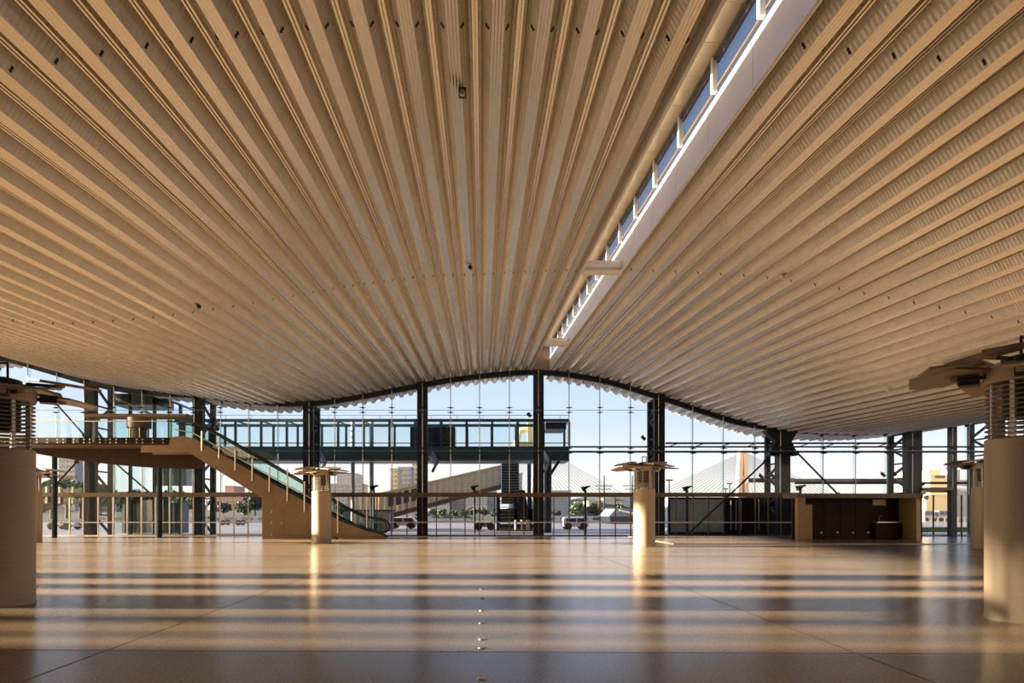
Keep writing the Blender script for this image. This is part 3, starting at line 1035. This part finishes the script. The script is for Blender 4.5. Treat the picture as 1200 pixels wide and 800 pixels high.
# ------------------------------------------------------------------ gangway and its tower
YW = 63.0
t = thing('gangway', 'golden ribbed enclosed gangway sloping up to the right outside', 'gangway', (0, 0, 0))
p = lambda px, py, Y=YW: (PX(px, Y), PZ(py, Y))
MB().prism_y([p(444, 579), p(600, 543), p(600, 566), p(444, 607)], YW, YW + 2.6).build('tube', M['gang'], t)
MB().prism_y([p(440, 606), p(604, 563), p(604, 568), p(440, 611)], YW - .15, YW + 2.7).build('bottom_beam', M['steel_brown'], t)
MB().prism_y([p(444, 577.5), p(600, 541.5), p(600, 543), p(444, 579)], YW - .1, YW + 2.7).build('roof_edge', M['silo'], t)
MB().prism_y([p(408, 584), p(446, 576), p(446, 606), p(408, 612)], YW + .3, YW + 2.4).build('lower_section', M['gang'], t)
for px in (455, 464, 473, 482):
    y0 = 579 - (px - 444) * .231
    MB().prism_y([p(px, y0 + 3), p(px + 6, y0 + 1.6), p(px + 6, y0 + 16), p(px, y0 + 17.5)], YW - .03, YW).build('window', M['wine'], t)
t = thing('gangway_tower', 'dark machinery tower at the upper end of the gangway', 'tower', (0, 0, 0))
Yk = 59.0
q = lambda px: PX(px, Yk)
r = lambda py: PZ(py, Yk)
MB().box(q(588), q(608), Yk, Yk + 2.2, r(590), r(541)).build('louvred_shaft', M['steel'], t)
lv = MB()
for i in range(14):
    z = r(588) + i * (r(543) - r(588)) / 14
    lv.box(q(587.5), q(608.5), Yk - .06, Yk, z, z + .08)
lv.build('louvre_bank', M['gutter'], t)
for px in (584, 604, 621, 630):
    MB().box(q(px) - .15, q(px) + .15, Yk - .1, Yk + .3, 0, r(578)).build('leg', M['steel'], t)
MB().prism_y([(q(606), r(574)), (q(615), r(574)), (q(620), r(602)), (q(604), r(602))], Yk, Yk + 1.6).build('hopper', M['navy'], t)
MB().box(q(584), q(626), Yk - .1, Yk + 2, r(612), r(596)).build('machine_body', M['dark'], t)
MB().box(q(584), q(634), Yk - .2, Yk + 2, r(618), r(614)).build('platform', M['steel'], t)
for px in (604, 611):
    MB().cyl((q(px), Yk - .3, .1), (q(px), Yk - .3, r(609)), .08, n=10).build('ram', M['alu'], t)
MB().box(q(616), q(620.5), Yk - .35, Yk - .1, .1, r(609)).build('cream_panel', M['apart_gold'], t)  # upright cream-coloured panel beside the rams
MB().box(q(585), q(634), Yk - .15, Yk + 2, .0, r(616)).build('plinth', M['steel_brown'], t)
for i in range(5):
    MB().bar((q(586), Yk - .2, r(590) + i * .0 - i * .3), (q(603), Yk - .2, r(590) - i * .3), .06).build('rung', M['gutter'], t)
# small crane structure seen through the footbridge
t = thing('loading_arm', 'cream bent loading arm seen through the footbridge', 'loading arm', (0, 0, 0))
Yk = 66.0
MB().tube([(q2, Yk, z2) for q2, z2 in [(PX(603, Yk), PZ(522, Yk)), (PX(607, Yk), PZ(515, Yk)), (PX(609, Yk), PZ(505, Yk)), (PX(615, Yk), PZ(503, Yk)), (PX(622, Yk), PZ(502, Yk))]], .25, 10).build('arm', M['silo'], t, smooth=True)
MB().box(PX(618, Yk), PX(624, Yk), Yk - .4, Yk + .4, PZ(540, Yk), PZ(495, Yk)).build('mast', M['silo'], t)
MB().box(PX(603, Yk), PX(624, Yk), Yk - .5, Yk + .5, PZ(532, Yk), PZ(518, Yk)).build('cabin', M['apart_gold'], t)
MB().box(PX(618, Yk), PX(622, Yk), Yk - .3, Yk + .3, 0, PZ(540, Yk)).build('leg', M['steel'], t)
for px in (606, 611, 616):
    MB().box(PX(px, Yk), PX(px + 3, Yk), Yk - .55, Yk - .5, PZ(529, Yk), PZ(524, Yk)).build('window', M['wine'], t)

# ------------------------------------------------------------------ containers, kiosk, vehicles outside
def container(x0, x1, Y, d, z1, m, label, door=False):
    o = MB().box(0, x1 - x0, 0, d, .15, z1).build('container', m, loc=(x0, Y, 0))
    fr = MB()
    w = x1 - x0
    for x in (0, w):
        fr.box(x - .07, x + .07, -.05, .1, 0, z1 + .03)
    fr.box(0, w, -.05, .1, z1 - .12, z1 + .03).box(0, w, -.05, .1, 0, .16)
    fr.build('frame', M['steel'], o)
    if door:
        for i in range(3):
            x = w * (i + .5) / 3
            MB().cyl((x, -.08, .3), (x, -.08, z1 - .2), .03, n=8).build('lock_rod', M['alu'], o)
    tag(o, label, 'container')


container(PX(784, 49.7), PX(850, 49.7), 49.7, 2.4, PZ(583, 49.7), M['container'], 'grey blue ribbed container outside right of the glowing pillar')
container(PX(853, 49.7), PX(871, 49.7), 49.7, 2.4, PZ(583, 49.7), M['container_blue'], 'narrow navy container beside the grey blue one', True)

container(PX(874, 49.7), PX(962, 49.7), 49.7, 2.4, PZ(582, 49.7), M['joinery'], 'blackish brown container behind the bracketed column', True)

t = thing('white_booth', 'pale flat roofed booth behind the escalator foot', 'booth', (0, 58, 0))
MB().box(PX(402, 58), PX(456, 58), 0, 3, 0, PZ(599, 58)).build('body', M['apart'], t)
MB().box(PX(400, 58), PX(458, 58), -.2, 3.2, PZ(599, 58), PZ(597, 58)).build('roof', M['teal'], t)
MB().box(PX(437, 58), PX(442, 58), -.03, 0, 0.05, PZ(604, 58)).build('door', M['wine'], t)
MB().box(PX(444, 58), PX(449, 58), -.03, 0, 0.05, PZ(603, 58)).build('door', M['cladding'], t)


def vehicle(px0, px1, ytop, Y, body, label, name='van'):
    x0, x1 = PX(px0, Y), PX(px1, Y)
    L, zt = x1 - x0, PZ(ytop, Y)
    t = thing(name, label, 'vehicle', (x0, Y, 0))
    MB().prism_y([(0, .3), (L, .3), (L, zt * .55), (L * .86, zt * .95), (L * .8, zt), (.05 * L, zt), (0, zt * .9)], 0, 1.8).build('body', body, t, bevel=.04)
    MB().prism_y([(L * .55, zt * .6), (L * .9, zt * .58), (L * .82, zt * .92), (L * .55, zt * .92)], -.01, .02).build('window', M['wine'], t)
    MB().prism_y([(L * .12, zt * .6), (L * .5, zt * .6), (L * .5, zt * .92), (L * .12, zt * .92)], -.01, .02).build('window', M['wine'], t)
    for x in (L * .2, L * .8):
        MB().cyl((x, -.05, .33), (x, .2, .33), .33, n=16).build('wheel', M['rubber'], t)
        MB().cyl((x, 1.6, .33), (x, 1.85, .33), .33, n=16).build('wheel', M['rubber'], t)
    return t


vehicle(660, 690, 606, 62, M['white'], 'white van parked outside right of the tallest column')
vehicle(455, 488, 606, 66, M['white'], 'white van parked outside right of the escalator foot')
vehicle(556, 580, 611, 60, M['apart_gold'], 'cream low vehicle parked left of the machinery tower', 'car')
vehicle(54, 84, 614, 62, M['pylon'], 'salmon coloured car parked outside at far left', 'car')
vehicle(255, 285, 612, 84, M['apart'], 'pale car parked beyond the escalator underside', 'car')

# ------------------------------------------------------------------ exterior ground, water, shore
struct(MB().box(-160, 160, 45.9, 110, -.4, -.03).build('ground', M['concrete']))
wt = MB().box(-900, 900, 110, 640, -1.6, -1.2).build('water', M['water'])
struct(wt)
# far shore with wooded slope
b = MB()
xs = [-420 + 12 * i for i in range(85)]
vs = []
for i, x in enumerate(xs):
    px = CX + x / 300 * F
    h = 4 + 2.5 * math.sin(i * .7) + 1.2 * math.sin(i * 1.9)
    if px < 150:
        h += (150 - px) * .06
    if 690 < px < 760:
        h += 4
    vs += [(x, 236, -1.4), (x, 244, .8), (x, 300, h), (x, 360, h * .8)]
fs = []
for i in range(len(xs) - 1):
    for k in range(3):
        fs.append((4 * i + k, 4 * i + 4 + k, 4 * i + 5 + k, 4 * i + 1 + k))
b.add(vs, fs)
struct(b.build('far_shore', M['hill'], smooth=True))
# wharf barrier with dark openings
for n_, (x0, x1, lab) in enumerate(((-62, -8, 'low pale wharf wall with dark openings beyond the lift tower'), (4, 44, 'low pale wharf wall across the water edge right of centre'))):
    t = thing('wharf_wall', lab, 'wall', (0, 108, 0))
    MB().box(x0, x1, 0, .6, 0, 1.0).build('wall', M['apart'], t)
    for i in range(int((x1 - x0) / 2.6)):
        MB().box(x0 + .5 + i * 2.6, x0 + 2.3 + i * 2.6, -.04, 0, .35, .8).build('opening', M['wine'], t)


def building(px0, px1, ytop, Y, m, label, nx, nz, depth=14, step=None, wm='wine', ybase=None):
    x0, x1, zt = PX(px0, Y), PX(px1, Y), PZ(ytop, Y)
    z0 = PZ(ybase, Y) if ybase else -1
    t = thing('apartment_building', label, 'building', ((x0 + x1) / 2, Y, z0))
    w, h = x1 - x0, zt - z0
    MB().box(-w / 2, w / 2, 0, depth, 0, h).build('wall', m, t)
    MB().box(-w / 2 - .3, w / 2 + .3, -.3, depth, h, h + .5).build('roof', M['apart'], t)
    if step:
        MB().box(-w / 2 + w * step[0], -w / 2 + w * step[1], 1, depth - 1, h, h + step[2]).build('roof_house', m, t)
    base = None
    zlo = max(0, 4 - z0)
    ww, wh = w / nx * .5, (h - zlo) / nz * .45
    for i in range(nx):
        for k in range(nz):
            x = -w / 2 + w * (i + .5) / nx
            z = zlo + (h - zlo) * (k + .5) / nz
            if base is None:
                base = MB().box(-ww / 2, ww / 2, -.15, 0, -wh / 2, wh / 2).build('window', M[wm], t)
                o = base
            else:
                o = base.copy()
                C.objects.link(o)
                o.parent = t
            o.location = (x, 0, z)
    return t


building(69, 88, 537, 270, M['apart'], 'tall grey tower on the shore left of the lift tower', 5, 9)
building(250, 292, 578, 262, M['brick'], 'red brick block seen under the escalator', 9, 4, step=(.3, .55, 3))
building(384, 424, 568, 262, M['apart'], 'grey stepped apartment tower behind the escalator foot', 8, 6, step=(.25, .85, 4.5))
building(457.5, 466, 550, 268, M['apart_gold'], 'slim sunlit cream tower left of the gangway', 2, 8)
building(467, 481.5, 548, 306, M['apart'], 'grey tower beside the slim cream one', 4, 8)
building(483, 492, 541, 330, M['apart_gold'], 'cream tower just left of the column by the gangway', 3, 9)
building(440, 486, 592, 240, M['apart'], 'pale waterfront block behind the white van near the escalator', 10, 3)
building(503, 527, 578, 246, M['apart'], 'pale waterfront apartments right of the column by the gangway', 7, 6)
building(528, 544, 574, 262, M['apart'], 'taller pale apartments under the gangway middle', 5, 7)
building(545, 571, 578, 246, M['apart'], 'pale apartments left of the machinery tower', 8, 6)
building(566, 582, 563, 285, M['apart_blue'], 'blue grey office slab left of the machinery tower', 4, 8)
building(598, 612, 555, 300, M['apart_blue'], 'blue grey tower behind the machinery tower', 4, 9)
building(642, 669, 576, 235, M['apart_blue'], 'blue grey block with overhanging roof right of the tallest column', 7, 6)
building(690, 704, 588, 262, M['apart_gold'], 'sunlit cream house on the shore left of the dark shed', 4, 2)
building(708, 722, 585, 280, M['apart_gold'], 'sunlit cream house above the dark shed', 4, 2)
building(727, 744, 586, 290, M['apart_gold'], 'sunlit cream house left of the glowing pillar', 4, 2)


def gable(px0, px1, y_wall, y_top, Y, label):
    x0, x1 = PX(px0, Y), PX(px1, Y)
    zw, zt = PZ(y_wall, Y), PZ(y_top, Y)
    t = thing('shed', label, 'shed', ((x0 + x1) / 2, Y, 0))
    w = x1 - x0
    MB().prism_y([(-w / 2, 0), (w / 2, 0), (w / 2, zw), (-w / 2, zw)], 0, 8).build('wall', M['navy'], t)
    MB().prism_y([(-w / 2 - .2, zw), (w / 2 + .2, zw), (w * .18, zt), (-w * .35, zt)], -.2, 8.2).build('roof', M['apart_blue'], t)
    MB().bar((-w * .25, -.25, zt - .2), (w / 2, -.25, zw), .2).build('roof_edge', M['white'], t)


gable(715, 757, 605, 596, 95, 'dark shed with pale sloping roof edge right of the lamp post')
gable(758, 782, 606, 594, 97, 'smaller dark shed behind the glowing pillar')

# trees ----------------------------------------------------------------
def leafball(b, c, r, n, sz):
    for _ in range(n):
        d = Vector((random.gauss(0, 1), random.gauss(0, 1), random.gauss(0, .8))).normalized() * r * (.55 + .5 * random.random())
        p = Vector(c) + d
        u = Vector((random.gauss(0, 1), random.gauss(0, 1), random.gauss(0, 1))).normalized()
        v = u.orthogonal().normalized()
        w = u.cross(v)
        s = sz * (.6 + .8 * random.random())
        b.add([p - v * s - w * s * .6, p + v * s - w * s * .6, p + v * s * .7 + w * s, p - v * s * .7 + w * s], [(0, 1, 2, 3)])


def make_tree(loc, h, w, m, label, group):
    t = thing('tree', label, 'tree', loc, 0, group)
    MB().cyl((0, 0, 0), (0, 0, h * .6), h * .035, h * .02, 8).build('trunk', M['bark'], t)
    b = MB()
    for i in range(7):
        a = 2 * PI * i / 7
        rr = w * .28 * (1 if i else 0)
        leafball(b, (rr * math.cos(a), rr * math.sin(a), h * (.5 + .3 * random.random())), w * .26, 60, w * .07)
    leafball(b, (0, 0, h * .8), w * .25, 60, w * .07)
    b.build('foliage', m, t, fix=False)
    return t


TP = [(48, 566, 150, 'leaf_dark', 'dark tree behind the glass landing at far left'), (60, 560, 160, 'leaf', 'green tree above the glass landing at far left'),
      (78, 556, 170, 'leaf_dark', 'tall dark tree below the grey tower'), (94, 562, 165, 'leaf', 'green tree left of the first lattice column'),
      (118, 566, 160, 'leaf_dark', 'dark tree left of the lift tower'), (158, 572, 170, 'leaf', 'tree seen through the lift tower'), (200, 574, 170, 'leaf_dark', 'dark tree right of the lift tower'),
      (218, 578, 165, 'leaf', 'tree left of the column behind the escalator'), (262, 588, 236, 'leaf_dark', 'dark tree in front of the brick block left half'),
      (286, 587, 212, 'leaf', 'tree in front of the brick block right half'), (299, 578, 238, 'leaf_dark', 'dark tree beside the panelled base'),
      (508, 596, 232, 'leaf_dark', 'dark tree before the pale waterfront apartments'), (518, 596, 230, 'leaf', 'green tree before the waterfront apartments'),
      (553, 594, 232, 'leaf_dark', 'dark tree under the gangway right part'), (566, 594, 232, 'leaf', 'green tree left of the machinery tower'),
      (677, 588, 225, 'leaf', 'green tree right of the blue grey block'), (696, 590, 240, 'leaf_dark', 'dark tree before the leftmost cream house'),
      (724, 590, 262, 'leaf', 'green tree between the cream houses'), (746, 592, 232, 'leaf_dark', 'dark tree left of the glowing pillar'), (683, 586, 300, 'leaf_dark', 'dark tree above the cream house on the slope')]
TP += [(128, 574, 200, 'leaf', 'green tree behind left edge of the lift tower'), (176, 577, 205, 'leaf_dark', 'dark tree behind the middle of the lift tower'),
       (400, 592, 228, 'leaf_dark', 'dark tree just left of the pale booth'), (532, 597, 226, 'leaf_dark', 'dark tree before the taller pale apartments'),
       (543, 597, 224, 'leaf', 'green tree right of the taller pale apartments'), (580, 596, 222, 'leaf_dark', 'dark tree at left edge of the machinery tower'),
       (652, 597, 218, 'leaf_dark', 'low dark tree before the blue grey block'), (709, 595, 224, 'leaf_dark', 'dark tree behind the dark shed left end'), (734, 594, 246, 'leaf', 'green tree behind the dark shed right end')]
for px, yt, Y, m, lab in TP:
    zt = PZ(yt, Y)
    make_tree((PX(px, Y), Y, -1 if Y > 200 else 0), zt + (1 if Y > 200 else 0), (zt + 1) * .9 if Y > 200 else 6.5, M[m], lab, 'trees beyond the glass')

# cable-stayed bridge -----------------------------------------------------
def bridge(px, ytop, Y, label, reach_l, reach_r, ydeck=586):
    X = PX(px, Y)
    zt, zd_ = PZ(ytop, Y), PZ(ydeck, Y)
    t = thing('bridge_pylon', label, 'bridge', (X, Y, 0))
    for s in (-1, 1):
        b = MB()
        b.add([(s * 2.7 - 1.5, -3, -1), (s * 2.7 + 1.5, -3, -1), (s * 2.7 + 1.5, 3, -1), (s * 2.7 - 1.5, 3, -1), (s * .95 - .9, -2.5, zt), (s * .95 + .9, -2.5, zt), (s * .95 + .9, 2.5, zt), (s * .95 - .9, 2.5, zt)],
              [(0, 1, 5, 4), (1, 2, 6, 5), (2, 3, 7, 6), (3, 0, 4, 7), (4, 5, 6, 7)])
        b.build('pylon_leg', M['pylon'], t)
    MB().box(-2, 2, -2, 2, zt * .55, zt * .6).build('crossbeam', M['pylon'], t)
    MB().box(-reach_l - 5, reach_r + 5, -5, 5, zd_ - 1.2, zd_).build('deck', M['apart'], t)
    for i in range(18):
        f = (i + 1) / 18
        for s, rch in ((-1, reach_l), (1, reach_r)):
            MB().cyl((0, -2, zt * (.72 + .26 * f)), (s * rch * f, -4, zd_), .17, n=5).build('cable', M['cable'], t)


bridge(869.5, 528, 420, 'tall cream cable stayed bridge pylon with fan of cables at right', 66, 62)
bridge(629, 520, 470, 'second bridge pylon hidden by the tallest column with cables falling right', 60, 66)
t = thing('mast', 'thin mast with crossarms left of the glowing pillar', 'mast', (PX(708, 150), 150, 0))
MB().cyl((0, 0, 0), (0, 0, PZ(557, 150)), .25, .12, 8).build('pole', M['steel'], t)
for py, w in ((569, 2.0), (573, 1.5)):
    z = PZ(py, 150)
    MB().bar((-w, 0, z), (w, 0, z), .16).build('crossarm', M['steel'], t)
t2 = copy_tree(t, (PX(741, 150), 150, 0), 'thin mast with crossarms close against the glowing pillar')

# silos at the right ----------------------------------------------------
t = thing('silo_building', 'cream sunlit silo building outside at right', 'building', (0, 190, 0))
q = lambda px: PX(px, 190)
r = lambda py: PZ(py, 190)
MB().box(q(1090), q(1112), 0, 20, -1, r(556)).build('wall', M['silo'], t)
MB().box(q(1094), q(1108), 2, 18, r(556), r(550)).build('roof_house', M['silo'], t)
for px in (1097, 1101, 1105):
    MB().box(q(px) - .5, q(px) + .5, -.2, 0, r(560), r(557)).build('window', M['wine'], t)
MB().box(q(1080), q(1116), -2, 0, -1, r(580)).build('low_block', M['silo'], t)
t = thing('silo_building', 'grey ribbed silo block beside the cream one', 'building', (0, 196, 0))
MB().box(PX(1121, 196), PX(1160, 196), 0, 20, -1, PZ(562, 196)).build('wall', M['silo_grey'], t)
MB().box(PX(1119, 196), PX(1128, 196), 1, 8, -1, PZ(550, 196)).build('stair_tower', M['silo_grey'], t)
o = MB().tube([(PX(1120, 150), 150, PZ(571, 150)), (PX(1135, 150), 150, PZ(573, 150)), (PX(1150, 150), 150, PZ(577, 150))], .5, 8).build('conveyor', M['white'], smooth=True)
MB().bar((PX(1141, 150), 150, 0), (PX(1141, 150), 150, PZ(575, 150)), .6).build('leg', M['white'], o)
tag(o, 'pale curved conveyor in front of the grey silo block', 'conveyor')
o = MB().box(PX(1078, 56), PX(1165, 56), 56, 60, -.03, .35).build('lawn', M['grass'])
tag(o, 'green grass strip outside right of the bar', 'lawn')
o['kind'] = 'stuff'
t = thing('fence', 'pale railing beyond the grass strip at right', 'fence', (0, 72, 0))
for i in range(14):
    x = PX(1076, 72) + i * .7
    MB().box(x - .04, x + .04, -.04, .04, 0, 1.1).build('post', M['alu'], t)
for z in (.5, 1.05):
    MB().box(PX(1076, 72), PX(1076, 72) + 9.2, -.03, .03, z, z + .06).build('rail', M['alu'], t)
for i, (px, lab) in enumerate(((1090, 'left pale car parked below the cream silo'), (1107, 'right pale car parked below the cream silo'))):
    vehicle(px - 7, px + 7, 598, 120, M['apart'], lab, 'car')
struct(MB().box(PX(1080, YG), PX(1115, YG), YG - .25, YG - .05, PZ(577, YG), PZ(571, YG)).build('trim_13', M['steel_brown']))
o = MB().box(PX(1114, 45), PX(1121, 45), 45, 45.3, 0, PZ(574, 45)).build('door_leaf', M['dark'], bevel=.04)
tag(o, 'tall black slab standing at the slim post right of the bar', 'panel')

# ------------------------------------------------------------------ ceiling fittings
def ceil_pt(px, py):
    # point of the rib soffit along this line of sight
    for i in range(400):
        Y = 6 + i * .1
        if PZ(py, Y) >= roofz(PX(px, Y), Y):
            return PX(px, Y), Y
    return PX(px, 45), 45


for px, py, lab in ((542, 104, 'small dark camera under the ceiling near the top centre'), ):
    x, y = ceil_pt(px, py)
    z = roofz(x, y)
    t = thing('ceiling_camera', lab, 'camera', (x, y, z))
    MB().box(-.07, .07, -.1, .1, -.1, -.02).build('housing', M['dark'], t)
    MB().cyl((0, -.13, -.12), (0, -.08, -.12), .05, n=12).build('lens', M['lens'], t)
    MB().cyl((0, 0, -.03), (0, 0, .03), .03, n=8).build('mount', M['dark'], t)
for px, py, lab in ((917, 320, 'white detector head on the right ceiling, the highest one'), (1041, 455, 'white detector head on the right ceiling near the big right pillar'), (921, 487, 'white detector head on the right ceiling above the bracketed column'),
                    (551, 311, 'small dark detector head low on the central ceiling rib'), (233, 357, 'small dark detector head on the left ceiling')):
    x, y = ceil_pt(px, py)
    z = roofz(x, y)
    o = MB().lathe([(0, -.12), (.05, -.11), (.075, -.07), (.075, -.02), (.03, 0), (.03, .06)], 16).build('detector_head', M['white' if 'white' in lab else 'dark'], smooth=True, loc=(x, y, z))
    tag(o, lab, 'detector', 'detector heads on the ceiling')

# ------------------------------------------------------------------ west side of the hall (left, beyond the frame)
ZL = 11.6
W = -37.2
struct(MB().box(W - .3, W, -12, 9.07, 0, ZL).build('wall_left', M['apart']))
struct(MB().box(W, 37, -12.3, -12, 0, 9.2).build('wall_back', M['apart']))
# unseen slat screen added beside the wall to halve the foreground sun
sl = MB()
yy = 9.07
while yy < 12.4:
    sl.box(W - .25, W - .1, yy + .11, yy + .22, 0, ZL)
    yy += .22
struct(sl.build('added_shade_slats', M['steel']))
for Y, w in ((9.8, .36), (11.05, .7), (13.26, 1.6), (15.5, 1.0), (17.95, 1.5), (20.5, .12), (25.8, .2), (34.0, .25), (43.6, 1.8)):  # unseen posts added to stripe the floor and shade pillar and kiosk
    o = MB().box(-.2, .2, -w / 2, w / 2, 0, ZL).build('added_shade_post', M['steel'], loc=(W - .15, Y, 0))
    struct(o)

# ------------------------------------------------------------------ light
sun = bpy.data.lights.new('sun', 'SUN')
sun.energy = 16.5
sun.color = (1.0, .82, .60)
sun.angle = math.radians(1.1)
so = bpy.data.objects.new('sun', sun)
C.objects.link(so)
el = math.radians(12.9)
az = math.radians(1.5)             # from the left, a touch from the far side
d = Vector((math.cos(el) * math.cos(az), -math.cos(el) * math.sin(az), -math.sin(el)))
so.rotation_euler = d.to_track_quat('-Z', 'Y').to_euler()

w = bpy.data.worlds.new('sunset_sky')
S.world = w
w.use_nodes = True
nt = w.node_tree
nt.nodes.clear()
L = nt.links.new
out = nt.nodes.new('ShaderNodeOutputWorld')
bg = nt.nodes.new('ShaderNodeBackground')
tc = nt.nodes.new('ShaderNodeTexCoord')
sp = nt.nodes.new('ShaderNodeSeparateXYZ')
L(tc.outputs['Generated'], sp.inputs[0])
east = nt.nodes.new('ShaderNodeValToRGB')
cr = east.color_ramp
cr.elements[0].position = 0
cr.elements[0].color = (.72, .655, .575, 1)
cr.elements[1].position = 1
cr.elements[1].color = (.12, .25, .60, 1)
for p_, c_ in ((.06, (.68, .67, .665, 1)), (.13, (.48, .565, .70, 1)), (.24, (.38, .50, .73, 1)), (.5, (.22, .36, .66, 1))):
    e = cr.elements.new(p_)
    e.color = c_
west = nt.nodes.new('ShaderNodeValToRGB')
cr = west.color_ramp
cr.elements[0].position = 0
cr.elements[0].color = (4.6, 3.1, 1.7, 1)
cr.elements[1].position = 1
cr.elements[1].color = (.15, .25, .5, 1)
for p_, c_ in ((.12, (4.0, 2.9, 1.8, 1)), (.3, (1.6, 1.35, 1.05, 1)), (.6, (.4, .45, .6, 1))):
    e = cr.elements.new(p_)
    e.color = c_
L(sp.outputs['Z'], east.inputs[0])
L(sp.outputs['Z'], west.inputs[0])
# west factor: behind the camera and to the left
dt = nt.nodes.new('ShaderNodeVectorMath')
dt.operation = 'DOT_PRODUCT'
dt.inputs[1].default_value = Vector((-.75, -.66, 0)).normalized()
L(tc.outputs['Generated'], dt.inputs[0])
mr = nt.nodes.new('ShaderNodeMapRange')
mr.interpolation_type = 'SMOOTHSTEP'
mr.inputs[1].default_value = -.2
mr.inputs[2].default_value = .95
L(dt.outputs['Value'], mr.inputs[0])
mx = nt.nodes.new('ShaderNodeMix')
mx.data_type = 'RGBA'
L(mr.outputs[0], mx.inputs[0])
L(east.outputs[0], mx.inputs[6])
L(west.outputs[0], mx.inputs[7])
L(mx.outputs[2], bg.inputs[0])
bg.inputs[1].default_value = 1.0
L(bg.outputs[0], out.inputs[0])

# ------------------------------------------------------------------ camera and render settings
cam = bpy.data.cameras.new('camera')
cam.sensor_width = 36
cam.lens = 24
cam.shift_x = 35 / 1200
cam.shift_y = 200 / 1200
cam.clip_end = 2000
co = bpy.data.objects.new('camera', cam)
C.objects.link(co)
co.location = (0, 0, EYE)
co.rotation_euler = (PI / 2, 0, 0)
S.camera = co
S.view_settings.view_transform = 'Standard'
S.view_settings.look = 'None'
S.view_settings.gamma = 1
S.view_settings.exposure = 0.68
S.view_settings.use_curve_mapping = False
try:
    S.cycles.max_bounces = 10
    S.cycles.diffuse_bounces = 5
    S.cycles.glossy_bounces = 4
    S.cycles.transparent_max_bounces = 40
    S.cycles.sample_clamp_indirect = 6
    S.cycles.use_denoising = True
    S.cycles.caustics_reflective = False
    S.cycles.caustics_refractive = False
except Exception:
    pass
